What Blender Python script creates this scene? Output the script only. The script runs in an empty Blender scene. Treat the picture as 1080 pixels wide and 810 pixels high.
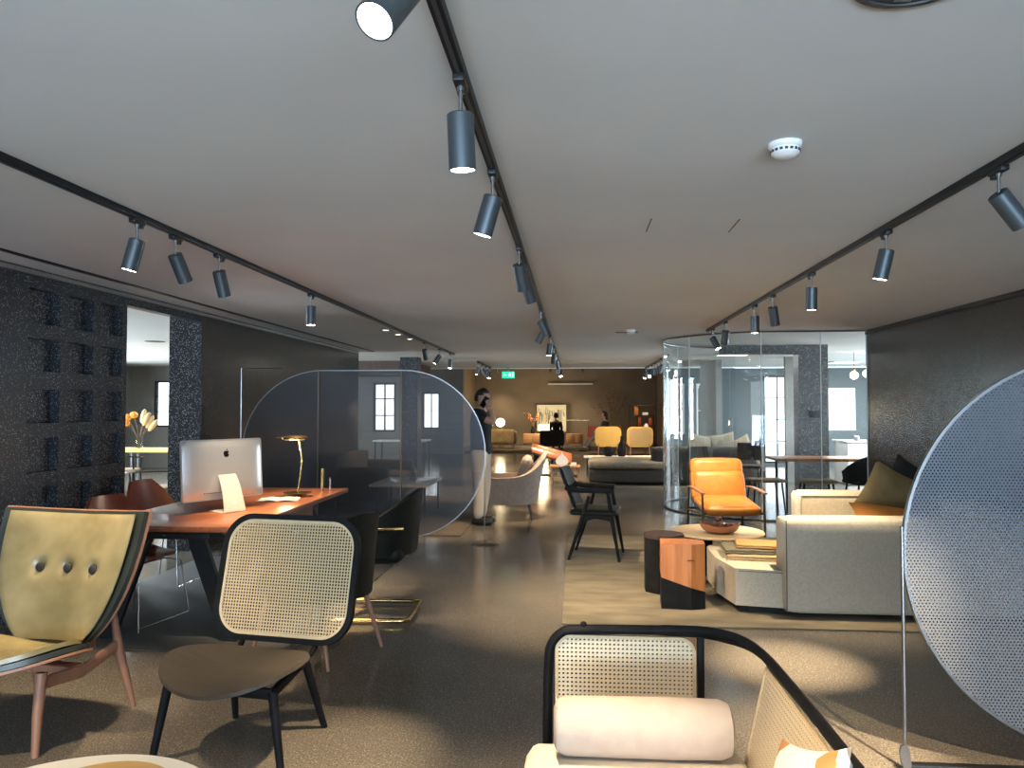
import bpy, bmesh, math, random
from mathutils import Vector, Matrix, Euler
random.seed(7)
PI=math.pi
SC=bpy.context.scene
COL=SC.collection
R=math.radians

# ------------------------------------------------------------------ materials
def _mat(name):
    m=bpy.data.materials.new(name); m.use_nodes=True
    nt=m.node_tree; nt.nodes.clear()
    out=nt.nodes.new('ShaderNodeOutputMaterial')
    return m,nt,out
def lk(nt,a,b): nt.links.new(a,b)
def c4(c): return (c[0],c[1],c[2],1)
def simple(name,col,rough=.5,metal=0,col2=None,scale=8,bump=0,bscale=None,coat=0,stretch=(1,1,1),detail=4,ramp=(.35,.65),spec=None):
    m,nt,out=_mat(name)
    p=nt.nodes.new('ShaderNodeBsdfPrincipled'); lk(nt,p.outputs[0],out.inputs[0])
    p.inputs['Base Color'].default_value=c4(col); p.inputs['Roughness'].default_value=rough; p.inputs['Metallic'].default_value=metal
    if coat: p.inputs['Coat Weight'].default_value=coat; p.inputs['Coat Roughness'].default_value=.15
    if spec is not None: p.inputs['Specular IOR Level'].default_value=spec
    tc=nt.nodes.new('ShaderNodeTexCoord'); mp=nt.nodes.new('ShaderNodeMapping'); lk(nt,tc.outputs['Object'],mp.inputs[0]); mp.inputs['Scale'].default_value=stretch
    if col2 is not None:
        n=nt.nodes.new('ShaderNodeTexNoise'); n.inputs['Scale'].default_value=scale; n.inputs['Detail'].default_value=detail; lk(nt,mp.outputs[0],n.inputs['Vector'])
        r=nt.nodes.new('ShaderNodeValToRGB'); r.color_ramp.elements[0].position=ramp[0]; r.color_ramp.elements[1].position=ramp[1]
        r.color_ramp.elements[0].color=c4(col); r.color_ramp.elements[1].color=c4(col2)
        lk(nt,n.outputs[0],r.inputs[0]); lk(nt,r.outputs[0],p.inputs['Base Color'])
    if bump:
        n2=nt.nodes.new('ShaderNodeTexNoise'); n2.inputs['Scale'].default_value=bscale or scale; n2.inputs['Detail'].default_value=3; lk(nt,mp.outputs[0],n2.inputs['Vector'])
        b=nt.nodes.new('ShaderNodeBump'); b.inputs['Strength'].default_value=bump; b.inputs['Distance'].default_value=.01
        lk(nt,n2.outputs[0],b.inputs['Height']); lk(nt,b.outputs[0],p.inputs['Normal'])
    return m
def terrazzo(name,base,base2,chip,*,grain=0,thr=.14,scale=90,rough=.3,big=3,bump=0,mix=1.0,roughvar=0.1,spec=.5):
    m,nt,out=_mat(name)
    p=nt.nodes.new('ShaderNodeBsdfPrincipled'); lk(nt,p.outputs[0],out.inputs[0])
    p.inputs['Specular IOR Level'].default_value=spec
    tc=nt.nodes.new('ShaderNodeTexCoord')
    n=nt.nodes.new('ShaderNodeTexNoise'); n.inputs['Scale'].default_value=big; n.inputs['Detail'].default_value=5; lk(nt,tc.outputs['Object'],n.inputs['Vector'])
    r=nt.nodes.new('ShaderNodeMix'); r.data_type='RGBA'
    r.inputs[6].default_value=c4(base); r.inputs[7].default_value=c4(base2); lk(nt,n.outputs[0],r.inputs[0])
    v=nt.nodes.new('ShaderNodeTexVoronoi'); v.inputs['Scale'].default_value=scale; lk(nt,tc.outputs['Object'],v.inputs['Vector'])
    # random chips: only some cells carry a light fleck
    sep=nt.nodes.new('ShaderNodeSeparateColor'); lk(nt,v.outputs['Color'],sep.inputs[0])
    gt=nt.nodes.new('ShaderNodeMath'); gt.operation='LESS_THAN'; gt.inputs[1].default_value=thr; lk(nt,sep.outputs[0],gt.inputs[0])
    lt=nt.nodes.new('ShaderNodeMath'); lt.operation='LESS_THAN'; lt.inputs[1].default_value=.42; lk(nt,v.outputs['Distance'],lt.inputs[0])
    mu=nt.nodes.new('ShaderNodeMath'); mu.operation='MULTIPLY'; lk(nt,gt.outputs[0],mu.inputs[0]); lk(nt,lt.outputs[0],mu.inputs[1])
    mu2=nt.nodes.new('ShaderNodeMath'); mu2.operation='MULTIPLY'; lk(nt,mu.outputs[0],mu2.inputs[0]); lk(nt,sep.outputs[1],mu2.inputs[1])
    mu3=nt.nodes.new('ShaderNodeMath'); mu3.operation='MULTIPLY'; mu3.inputs[1].default_value=mix; lk(nt,mu2.outputs[0],mu3.inputs[0])
    x=nt.nodes.new('ShaderNodeMix'); x.data_type='RGBA'; lk(nt,mu3.outputs[0],x.inputs[0]); lk(nt,r.outputs[2],x.inputs[6]); x.inputs[7].default_value=c4(chip)
    if grain:
        g=nt.nodes.new('ShaderNodeTexNoise'); g.inputs['Scale'].default_value=120; g.inputs['Detail'].default_value=3; lk(nt,tc.outputs['Object'],g.inputs['Vector'])
        gm=nt.nodes.new('ShaderNodeMapRange'); gm.inputs[1].default_value=.3; gm.inputs[2].default_value=.7; gm.inputs[3].default_value=1-grain; gm.inputs[4].default_value=1+grain; lk(nt,g.outputs[0],gm.inputs[0])
        vm=nt.nodes.new('ShaderNodeVectorMath'); vm.operation='SCALE'; lk(nt,x.outputs[2],vm.inputs[0]); lk(nt,gm.outputs[0],vm.inputs[3]); lk(nt,vm.outputs[0],p.inputs['Base Color'])
    else: lk(nt,x.outputs[2],p.inputs['Base Color'])
    mr=nt.nodes.new('ShaderNodeMapRange'); mr.inputs[3].default_value=rough-roughvar/2; mr.inputs[4].default_value=rough+roughvar/2; lk(nt,n.outputs[0],mr.inputs[0]); lk(nt,mr.outputs[0],p.inputs['Roughness'])
    if bump:
        b=nt.nodes.new('ShaderNodeBump'); b.inputs['Strength'].default_value=bump; b.inputs['Distance'].default_value=.01
        lk(nt,v.outputs['Distance'],b.inputs['Height']); lk(nt,b.outputs[0],p.inputs['Normal'])
    return m
def wood(name,c1,c2,rough=.4,scale=6,axis=0,coat=0):
    st=[18,18,18]; st[axis]=1.2
    return simple(name,c1,rough,0,c2,scale=scale/4,stretch=tuple(st),bump=.05,bscale=4,coat=coat,detail=6,ramp=(.3,.7))
def emit(name,col,s):
    m,nt,out=_mat(name); e=nt.nodes.new('ShaderNodeEmission'); e.inputs[0].default_value=c4(col); e.inputs[1].default_value=s; lk(nt,e.outputs[0],out.inputs[0]); return m
def glass(name,tint=(.93,.96,.97),refl=1.0,ior=1.5,rough=.01):
    m,nt,out=_mat(name)
    t=nt.nodes.new('ShaderNodeBsdfTransparent'); t.inputs[0].default_value=c4(tint)
    g=nt.nodes.new('ShaderNodeBsdfGlossy'); g.inputs['Roughness'].default_value=rough; g.inputs[0].default_value=(.95,.98,1,1)
    f=nt.nodes.new('ShaderNodeFresnel'); f.inputs[0].default_value=ior
    ge=nt.nodes.new('ShaderNodeNewGeometry'); front=_m(nt,'SUBTRACT',1.0,ge.outputs['Backfacing'])
    mu=nt.nodes.new('ShaderNodeMath'); mu.operation='MULTIPLY'; mu.inputs[1].default_value=refl; lk(nt,_m(nt,'MULTIPLY',f.outputs[0],front),mu.inputs[0])
    x=nt.nodes.new('ShaderNodeMixShader'); lk(nt,mu.outputs[0],x.inputs[0]); lk(nt,t.outputs[0],x.inputs[1]); lk(nt,g.outputs[0],x.inputs[2]); lk(nt,x.outputs[0],out.inputs[0])
    return m
def _m(nt,op,a,b=None,c=None):
    n=nt.nodes.new('ShaderNodeMath'); n.operation=op
    for i,v in enumerate((a,b,c)):
        if v is None: continue
        if isinstance(v,(int,float)): n.inputs[i].default_value=v
        else: lk(nt,v,n.inputs[i])
    return n.outputs[0]
def holes(name,col,pitch,rad,rough=.5,metal=0,stagger=False,col2=None,square=False,shade=.35):
    """sheet with a regular grid of real see-through holes, laid out in UV metres"""
    m,nt,out=_mat(name)
    uv=nt.nodes.new('ShaderNodeTexCoord'); s=nt.nodes.new('ShaderNodeSeparateXYZ'); lk(nt,uv.outputs['UV'],s.inputs[0])
    u=_m(nt,'DIVIDE',s.outputs[0],pitch); v=_m(nt,'DIVIDE',s.outputs[1],pitch*(.866 if stagger else 1))
    if stagger:
        row=_m(nt,'FLOOR',v); half=_m(nt,'MULTIPLY',_m(nt,'FLOORED_MODULO',row,2.0),.5); u=_m(nt,'ADD',u,half)
    fu=_m(nt,'SUBTRACT',_m(nt,'FRACT',u),.5); fv=_m(nt,'SUBTRACT',_m(nt,'FRACT',v),.5)
    if stagger: fv=_m(nt,'MULTIPLY',fv,.866)
    if square: d=_m(nt,'POWER',_m(nt,'ADD',_m(nt,'POWER',_m(nt,'ABSOLUTE',fu),4.0),_m(nt,'POWER',_m(nt,'ABSOLUTE',fv),4.0)),.25)
    else: d=_m(nt,'SQRT',_m(nt,'ADD',_m(nt,'MULTIPLY',fu,fu),_m(nt,'MULTIPLY',fv,fv)))
    hole=_m(nt,'LESS_THAN',d,rad)
    p=nt.nodes.new('ShaderNodeBsdfPrincipled'); p.inputs['Roughness'].default_value=rough; p.inputs['Metallic'].default_value=metal
    p.inputs['Base Color'].default_value=c4(col)
    if col2:
        # strand grooves: woven strands alternate light and darker
        w=_m(nt,'ABSOLUTE',_m(nt,'SINE',_m(nt,'MULTIPLY',_m(nt,'ADD',u,v),PI*2)))
        x=nt.nodes.new('ShaderNodeMix'); x.data_type='RGBA'; lk(nt,w,x.inputs[0]); x.inputs[6].default_value=c4(col2); x.inputs[7].default_value=c4(col); lk(nt,x.outputs[2],p.inputs['Base Color'])
        b=nt.nodes.new('ShaderNodeBump'); b.inputs['Strength'].default_value=.4; b.inputs['Distance'].default_value=.002; lk(nt,w,b.inputs['Height']); lk(nt,b.outputs[0],p.inputs['Normal'])
    t=nt.nodes.new('ShaderNodeBsdfTransparent')
    mx=nt.nodes.new('ShaderNodeMixShader'); lk(nt,hole,mx.inputs[0]); lk(nt,p.outputs[0],mx.inputs[1]); lk(nt,t.outputs[0],mx.inputs[2]); lk(nt,mx.outputs[0],out.inputs[0])
    return m

M={}
M['ceiling']=simple('ceiling_plaster',(.60,.60,.59),.9,0,(.64,.64,.63),scale=.8,bump=.03,bscale=30)
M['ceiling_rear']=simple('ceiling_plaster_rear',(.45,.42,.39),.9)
M['white_paint']=simple('white_paint',(.8,.8,.78),.6)
M['grey_paint']=simple('grey_paint',(.16,.155,.14),.7,0,(.18,.175,.16),scale=2)
M['bluegrey_paint']=simple('bluegrey_paint',(.085,.098,.102),.6)
M['brown_plaster']=simple('brown_plaster',(.20,.155,.115),.8,0,(.25,.20,.15),scale=1.2,bump=.1,bscale=12)
M['floor']=terrazzo('floor_terrazzo',(.098,.085,.070),(.185,.160,.132),(.40,.36,.30),thr=.5,scale=150,rough=.17,big=1.1,roughvar=.14,mix=.6,grain=.45)
M['wall_terrazzo']=terrazzo('wall_terrazzo',(.018,.019,.023),(.03,.031,.036),(.42,.45,.52),thr=.34,scale=105,rough=.36,big=2,mix=.95,spec=.25,roughvar=.06)
M['wall_polished']=terrazzo('wall_polished_terrazzo',(.034,.031,.029),(.052,.046,.042),(.20,.19,.18),thr=.3,scale=140,rough=.22,big=2,mix=.4,roughvar=.06)
M['column_terrazzo']=terrazzo('column_terrazzo',(.075,.078,.080),(.10,.105,.108),(.66,.66,.66),thr=.6,scale=64,rough=.5,big=3,mix=1.0)
M['black_metal']=simple('black_metal',(.012,.012,.013),.42,.3)
M['track_metal']=simple('track_metal',(.015,.016,.018),.35,.5)
M['head_metal']=simple('spot_head_metal',(.085,.10,.112),.4,.55)
M['lens']=emit('spot_lens',(1,.93,.80),26)
M['lens_off']=simple('spot_lens_off',(.02,.02,.02),.2)
M['brass']=simple('brass',(.62,.42,.17),.24,1,(.50,.32,.12),scale=6)
M['chrome']=simple('chrome',(.75,.76,.78),.12,1)
M['steel']=simple('brushed_steel',(.32,.32,.33),.35,1)
M['bronze']=simple('bronze_rod',(.16,.12,.09),.35,.9)
M['walnut']=wood('walnut',(.19,.055,.022),(.34,.115,.045),.33,axis=1,coat=.25)
M['walnut_edge']=wood('walnut_edge',(.12,.045,.022),(.20,.08,.04),.45,axis=1)
M['chair_wood']=wood('reddish_chair_wood',(.28,.125,.075),(.36,.17,.10),.45,axis=2)
M['oak']=wood('pale_oak',(.62,.47,.28),(.72,.57,.36),.5,axis=0)
M['orange_wood']=wood('orange_wood',(.36,.12,.035),(.54,.22,.07),.4,axis=2)
M['console_wood']=wood('console_wood',(.42,.20,.09),(.52,.27,.13),.45,axis=0)
M['dark_wood']=wood('dark_wood',(.035,.02,.014),(.06,.032,.02),.45,axis=2)
M['seat_brown']=wood('smoked_seat_plywood',(.050,.037,.026),(.070,.052,.036),.5,axis=0)
M['black_wood']=simple('black_wood',(.007,.007,.0075),.52,0,(.012,.012,.013),scale=10,spec=.10)
M['black_leather']=simple('black_leather',(.010,.012,.011),.45,0,(.014,.017,.015),scale=9,bump=.15,bscale=60,spec=.12)
M['black_fabric']=simple('black_fabric',(.010,.010,.011),.85,bump=.1,bscale=200,col2=(.014,.014,.015))
M['leather_highlit']=simple('green_leather_highlit',(.16,.130,.062),.27,0,(.29,.24,.125),scale=3,bump=.12,bscale=9,coat=.1)  # gold tone paints lamp highlights into dark green leather
M['dark_olive']=simple('dark_olive_leather',(.025,.030,.026),.35,bump=.05,bscale=20,col2=(.03,.036,.03))
M['red_leather']=simple('oxblood_leather',(.135,.028,.014),.35,0,(.18,.04,.02),scale=4,coat=.2)
M['orange_leather']=simple('amber_leather',(.46,.175,.032),.42,0,(.56,.235,.045),scale=6,bump=.25,bscale=12)
M['copper_leather']=simple('copper_leather',(.30,.085,.035),.28,0,(.42,.14,.06),scale=5,coat=.3)
M['cream_fabric']=simple('cream_fabric',(.58,.52,.44),.9,0,(.62,.56,.47),scale=30,bump=.12,bscale=260)
M['pink_fabric']=simple('pale_blush_fabric',(.43,.345,.285),.85,0,(.47,.38,.315),scale=14,bump=.1,bscale=200)
M['sofa_fabric']=simple('sofa_linen',(.55,.495,.40),.92,0,(.63,.575,.47),scale=60,bump=.2,bscale=260)
M['beige_fabric']=simple('mauve_beige_fabric',(.36,.28,.235),.9,0,(.42,.33,.28),scale=20,bump=.1,bscale=200)
M['dark_sofa']=simple('dark_taupe_fabric',(.030,.025,.021),.95,0,(.042,.035,.029),scale=20)
M['taupe_fabric']=simple('taupe_cushion_fabric',(.17,.135,.092),.9,0,(.21,.17,.12),scale=15)
M['olive_fabric']=simple('olive_tan_fabric',(.20,.14,.06),.8,0,(.27,.20,.09),scale=5)
M['olive_cushion']=simple('olive_suede',(.20,.145,.06),.85,0,(.27,.20,.09),scale=7,bump=.15,bscale=30)
M['orange_fabric']=simple('orange_suede',(.62,.24,.045),.85,0,(.70,.30,.06),scale=10,bump=.15,bscale=40)
M['throw_grey']=simple('grey_throw',(.17,.155,.115),.95,0,(.22,.20,.15),scale=30,bump=.3,bscale=120)
M['throw_tan']=simple('tan_throw',(.42,.31,.17),.95,0,(.48,.36,.21),scale=30,bump=.3,bscale=120)
M['throw_ochre']=simple('ochre_throw',(.52,.31,.12),.95,0,(.58,.36,.15),scale=30,bump=.3,bscale=120)
M['rug']=simple('distressed_rug',(.11,.092,.066),.95,0,(.21,.18,.125),scale=3.0,stretch=(.8,2.0,1),bump=.3,bscale=90,detail=12,ramp=(.3,.7))
M['rug_grey']=simple('grey_rug',(.045,.046,.045),.6,0,(.06,.06,.058),scale=2,bump=.2,bscale=150)
M['rug_dark']=simple('umber_rug',(.10,.075,.055),.95,0,(.15,.115,.085),scale=3,bump=.2,bscale=100)
M['cane']=holes('cane_webbing',(.60,.45,.26),.0150,.33,.6,0,False,(.48,.34,.18),square=True)
M['cane_big']=holes('cane_webbing_wide',(.78,.65,.46),.0152,.25,.6,0,False,(.66,.53,.35),square=True)
M['cane_solid']=simple('cane_border',(.60,.46,.28),.6,0,(.54,.40,.23),scale=40)
M['mesh_grey']=holes('perforated_dark_steel',(.055,.060,.072),.0145,.33,.42,.35,True)
M['mesh_pale']=holes('perforated_pale_steel',(.115,.130,.160),.0145,.27,.5,.3,True)
M['alu']=simple('brushed_aluminium',(.70,.70,.71),.36,.75)
M['alu_white']=simple('pale_aluminium',(.62,.57,.51),.4,.4)
M['screen_glass']=simple('display_glass',(.008,.008,.01),.08)
M['glass']=glass('clear_glass',refl=1.15)
M['vase_glass']=glass('vase_glass',(.85,.88,.87),refl=1.5)
M['joint']=simple('glass_joint',(.80,.86,.86),.25)
M['white_gloss']=simple('white_gloss',(.82,.81,.78),.25,coat=.2)
M['table_white']=simple('table_white_lacquer',(.80,.76,.68),.35)
M['gold_inlay']=wood('golden_inlay',(.50,.30,.10),(.58,.36,.13),.35,axis=0)
M['paper']=simple('paper',(.72,.66,.60),.6)
M['paper_dark']=simple('printed_cover',(.35,.25,.2),.5,0,(.6,.5,.42),scale=20)
M['plastic_white']=simple('white_plastic',(.85,.85,.84),.4)
M['plastic_dark']=simple('dark_plastic',(.04,.042,.045),.5)
M['speaker_grey']=simple('speaker_grille',(.045,.05,.057),.55,.3)
M['lamp_white']=emit('white_lamp_glow',(1,.86,.62),5)
M['lamp_white2']=emit('opal_lamp_glow',(1,.84,.64),.62)
M['led_warm']=emit('led_strip',(1,.72,.35),14)
M['sign_green']=emit('exit_sign_green',(.02,.62,.36),1.1)
M['sign_white']=emit('exit_sign_white',(.75,1,.9),1.6)
M['pendant']=emit('pendant_bulb',(1,.95,.85),16)
M['downlight']=emit('downlight_disc',(1,.85,.65),4)
M['art_paper']=simple('art_canvas',(.80,.77,.62),.8)
M['ink']=simple('ink_strokes',(.06,.055,.04),.8)
M['black_vase']=simple('dark_ceramic',(.018,.015,.013),.5,spec=.08)
M['yellow_shell']=simple('mustard_upholstery',(.56,.36,.10),.6,0,(.62,.40,.12),scale=6)
M['yellow_cane']=holes('mustard_cane',(.58,.43,.13),.03,.16,.6,0,False)
M['red_lacquer']=simple('red_lacquer',(.42,.07,.03),.4)
M['bowl_wood']=wood('bowl_wood',(.34,.12,.05),(.46,.18,.08),.35,axis=0,coat=.3)
M['ball_wood']=simple('dark_ball',(.10,.03,.016),.28,0,(.20,.06,.03),scale=20,coat=.3)
M['cow']=simple('brown_white_hide',(.50,.24,.08),.8,0,(.78,.75,.70),scale=9,detail=1,ramp=(.45,.48))
M['skin']=simple('skin',(.50,.30,.21),.5)
M['hair']=simple('black_hair',(.008,.007,.006),.45)
M['polo']=simple('black_cotton',(.010,.011,.012),.85)
M['trouser']=simple('stone_cotton',(.50,.44,.37),.9)
M['denim']=simple('grey_denim',(.13,.125,.13),.9)
M['shoe']=simple('shoe_black',(.012,.012,.012),.4)
M['flower_orange']=simple('orange_petals',(.75,.33,.05),.7)
M['flower_pampas']=simple('pampas_plume',(.68,.50,.28),.9)
M['stem_brown']=simple('dry_stem',(.16,.09,.05),.8)
M['leaf_red']=simple('dry_leaf',(.34,.13,.06),.8)
M['yellow_top']=simple('yellow_ash_top',(.78,.52,.14),.4)
M['tan_seat']=simple('tan_seat',(.34,.24,.15),.7)
M['bin_white']=simple('pale_blue_plastic',(.55,.68,.80),.5)
M['seam']=simple('piping_dark',(.16,.14,.11),.8)

# ------------------------------------------------------------------ mesh builder
def rrect(w,h,r,n=8):
    pts=[]
    for cx,cy,a0 in ((w/2-r,h/2-r,0),(-w/2+r,h/2-r,90),(-w/2+r,-h/2+r,180),(w/2-r,-h/2+r,270)):
        for i in range(n+1):
            a=R(a0+90*i/n); pts.append((cx+r*math.cos(a),cy+r*math.sin(a)))
    return pts
def circ(r,n=48,ry=None):
    ry=ry or r
    return [(r*math.cos(2*PI*i/n),ry*math.sin(2*PI*i/n)) for i in range(n)]
def spline(pts,n=8,closed=False):
    P=[Vector(p) for p in pts]; out=[]; L=len(P)
    rng=range(L if closed else L-1)
    for i in rng:
        if closed: p0,p1,p2,p3=P[(i-1)%L],P[i],P[(i+1)%L],P[(i+2)%L]
        else: p0,p1,p2,p3=P[max(i-1,0)],P[i],P[i+1],P[min(i+2,L-1)]
        for k in range(n):
            t=k/n
            out.append(.5*((2*p1)+(-p0+p2)*t+(2*p0-5*p1+4*p2-p3)*t*t+(-p0+3*p1-3*p2+p3)*t**3))
    if not closed: out.append(P[-1].copy())
    return out
class B:
    def __init__(s):
        s.bm=bmesh.new(); s.uv=s.bm.loops.layers.uv.new('UVMap')
    def _add(s,verts,faces,uvs=None):
        vs=[s.bm.verts.new(v) for v in verts]
        for f in faces:
            try: fc=s.bm.faces.new([vs[i] for i in f])
            except ValueError: continue
            if uvs:
                for l,i in zip(fc.loops,f): l[s.uv].uv=uvs[i]
        return vs
    def box(s,c,d,bev=0,seg=2,rot=None,taper=None):
        b2=bmesh.new(); bmesh.ops.create_cube(b2,size=1)
        for v in b2.verts:
            v.co=Vector((v.co.x*d[0],v.co.y*d[1],v.co.z*d[2]))
            if taper and v.co.z>0: v.co.x*=taper[0]; v.co.y*=taper[1]
        if bev: bmesh.ops.bevel(b2,geom=b2.edges[:],offset=bev,segments=seg,profile=.5,affect='EDGES')
        mt=Matrix.Translation(c)
        if rot: mt=mt@Euler(rot).to_matrix().to_4x4()
        b2.transform(mt); s._merge(b2); return s
    def _merge(s,b2):
        vm={}
        for v in b2.verts: vm[v]=s.bm.verts.new(v.co)
        for f in b2.faces:
            try: s.bm.faces.new([vm[v] for v in f.verts])
            except ValueError: pass
        b2.free()
    def soft(s,c,d,bev,puff=0,n=6,rot=None):
        """upholstered block: rounded box with gently bulging faces"""
        b2=bmesh.new(); bmesh.ops.create_cube(b2,size=2)
        bmesh.ops.subdivide_edges(b2,edges=b2.edges[:],cuts=n,use_grid_fill=True)
        h=[x/2 for x in d]; r=min(bev,min(h)*.98)
        for v in b2.verts:
            q=v.co.copy(); 
            f=[q[i] for i in range(3)]
            # remap so cuts concentrate near the edges
            g=[math.copysign(1-(1-abs(x))**1.6,x) if abs(x)<1 else x for x in f]
            p=Vector([g[i]*h[i] for i in range(3)])
            inn=Vector([max(-(h[i]-r),min(h[i]-r,p[i])) for i in range(3)])
            dd=p-inn
            if dd.length>1e-9: p=inn+dd.normalized()*r
            if puff:
                for i in range(3):
                    j,k=(i+1)%3,(i+2)%3
                    if abs(f[i])>.999: p[i]+=math.copysign(puff*(1-f[j]**2)*(1-f[k]**2),f[i])
            v.co=p
        mt=Matrix.Translation(c)
        if rot: mt=mt@Euler(rot).to_matrix().to_4x4()
        b2.transform(mt); s._merge(b2); return s
    def cyl(s,p0,p1,r0,r1=None,n=16,cap=True):
        r1=r0 if r1 is None else r1
        p0=Vector(p0); p1=Vector(p1); d=(p1-p0).normalized()
        a=d.orthogonal().normalized(); b=d.cross(a)
        vs=[]
        for p,r in ((p0,r0),(p1,r1)):
            for i in range(n):
                t=2*PI*i/n; vs.append(p+(a*math.cos(t)+b*math.sin(t))*r)
        fs=[(i,(i+1)%n,n+(i+1)%n,n+i) for i in range(n)]
        if cap: fs+= [tuple(range(n-1,-1,-1)),tuple(range(n,2*n))]
        s._add(vs,fs); return s
    def tube(s,pts,r,n=10,closed=False,flat=None,up=None):
        """sweep; r number or list; flat=(w,h) gives an elliptical/rounded section"""
        P=[Vector(p) for p in pts]; L=len(P); vs=[]; prev=None
        for i,p in enumerate(P):
            if closed: d=(P[(i+1)%L]-P[i-1])
            else: d=P[min(i+1,L-1)]-P[max(i-1,0)]
            d.normalize()
            if up is not None: a=Vector(up).cross(d).normalized()
            elif prev is None: a=d.orthogonal().normalized()
            else: a=(prev-d*prev.dot(d)).normalized()
            prev=a; b=d.cross(a)
            rr=r[i] if isinstance(r,(list,tuple)) else r
            for k in range(n):
                t=2*PI*k/n
                if flat:
                    cx,sy=math.cos(t),math.sin(t); e=.5
                    cx=math.copysign(abs(cx)**e,cx); sy=math.copysign(abs(sy)**e,sy)
                    fw=flat[i] if isinstance(flat,list) else flat
                    vs.append(p+a*cx*fw[0]/2+b*sy*fw[1]/2)
                else: vs.append(p+(a*math.cos(t)+b*math.sin(t))*rr)
        fs=[]
        for i in range(L if closed else L-1):
            j=(i+1)%L
            for k in range(n): fs.append((i*n+k,i*n+(k+1)%n,j*n+(k+1)%n,j*n+k))
        if not closed: fs+=[tuple(range(n-1,-1,-1)),tuple((L-1)*n+k for k in range(n))]
        s._add(vs,fs); return s
    def lathe(s,prof,c=(0,0,0),n=32,axis='z'):
        vs=[];L=len(prof)
        for r,z in prof:
            for k in range(n):
                t=2*PI*k/n; x,y=r*math.cos(t),r*math.sin(t)
                v=(x,y,z) if axis=='z' else ((z,x,y) if axis=='x' else (x,z,y))
                vs.append((v[0]+c[0],v[1]+c[1],v[2]+c[2]))
        fs=[]
        for i in range(L-1):
            for k in range(n): fs.append((i*n+k,i*n+(k+1)%n,(i+1)*n+(k+1)%n,(i+1)*n+k))
        if prof[0][0]>1e-6: fs.append(tuple(range(n-1,-1,-1)))
        if prof[-1][0]>1e-6: fs.append(tuple((L-1)*n+k for k in range(n)))
        s._add(vs,fs); bmesh.ops.remove_doubles(s.bm,verts=s.bm.verts[:],dist=1e-6); return s
    def prism(s,outline,h,mat=None,bev=0,hole=None):
        """outline in local XY, extruded 0..h in local Z, then transformed by mat; UV = outline metres"""
        b2=bmesh.new(); uvl=b2.loops.layers.uv.new('UVMap')
        lo=[b2.verts.new((x,y,0)) for x,y in outline]; hi=[b2.verts.new((x,y,h)) for x,y in outline]
        n=len(outline)
        if hole:
            lo2=[b2.verts.new((x,y,0)) for x,y in hole]; hi2=[b2.verts.new((x,y,h)) for x,y in hole]
            for i in range(n):
                j=(i+1)%n
                for q in ((hi[i],hi[j],hi2[j],hi2[i]),(lo[j],lo[i],lo2[i],lo2[j]),(lo[i],lo[j],hi[j],hi[i]),(lo2[j],lo2[i],hi2[i],hi2[j])):
                    b2.faces.new(q)
        else:
            b2.faces.new(hi); b2.faces.new(lo[::-1])
            for i in range(n):
                j=(i+1)%n; b2.faces.new((lo[i],lo[j],hi[j],hi[i]))
        if bev:
            es=[e for e in b2.edges if len(e.link_faces)==2 and e.calc_face_angle(0)>R(60)]
            bmesh.ops.bevel(b2,geom=es,offset=bev,segments=2,profile=.5,affect='EDGES')
        for f in b2.faces:
            for l in f.loops: l[uvl].uv=(l.vert.co.x,l.vert.co.y)
        if mat is not None: b2.transform(mat)
        vm={v:s.bm.verts.new(v.co) for v in b2.verts}
        for f in b2.faces:
            try: g=s.bm.faces.new([vm[v] for v in f.verts])
            except ValueError: continue
            for l,l0 in zip(g.loops,f.loops): l[s.uv].uv=l0[uvl].uv
        b2.free(); return s
    def sheet(s,fn,nu,nv,th,uvs=(1,1),u0=-1,u1=1,v0=0,v1=1):
        """thick curved sheet from fn(u,v)->Vector"""
        g=[[Vector(fn(u0+(u1-u0)*i/nu,v0+(v1-v0)*j/nv)) for j in range(nv+1)] for i in range(nu+1)]
        A=[];Bk=[];UV=[]
        for i in range(nu+1):
            for j in range(nv+1):
                du=g[min(i+1,nu)][j]-g[max(i-1,0)][j]; dv=g[i][min(j+1,nv)]-g[i][max(j-1,0)]
                nn=du.cross(dv); nn=nn.normalized() if nn.length>1e-12 else Vector((0,0,1))
                t=th(i/nu,j/nv) if callable(th) else th
                A.append(g[i][j]+nn*t/2); Bk.append(g[i][j]-nn*t/2); UV.append(((i/nu)*uvs[0],(j/nv)*uvs[1]))
        N=(nu+1)*(nv+1); idx=lambda i,j:i*(nv+1)+j
        fs=[]
        for i in range(nu):
            for j in range(nv):
                fs.append((idx(i,j),idx(i+1,j),idx(i+1,j+1),idx(i,j+1)))
                fs.append((N+idx(i,j),N+idx(i,j+1),N+idx(i+1,j+1),N+idx(i+1,j)))
        for i in range(nu):
            fs.append((idx(i,0),N+idx(i,0),N+idx(i+1,0),idx(i+1,0))); fs.append((idx(i,nv),idx(i+1,nv),N+idx(i+1,nv),N+idx(i,nv)))
        for j in range(nv):
            fs.append((idx(0,j),idx(0,j+1),N+idx(0,j+1),N+idx(0,j))); fs.append((idx(nu,j),N+idx(nu,j),N+idx(nu,j+1),idx(nu,j+1)))
        s._add(A+Bk,fs,UV+UV); return s
    def ell(s,c,r,n=20,m=12,rot=None):
        b2=bmesh.new(); bmesh.ops.create_uvsphere(b2,u_segments=n,v_segments=m,radius=1)
        mt=Matrix.Translation(c)
        if rot: mt=mt@Euler(rot).to_matrix().to_4x4()
        b2.transform(mt@Matrix.Diagonal((r[0],r[1],r[2],1))); s._merge(b2); return s
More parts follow.
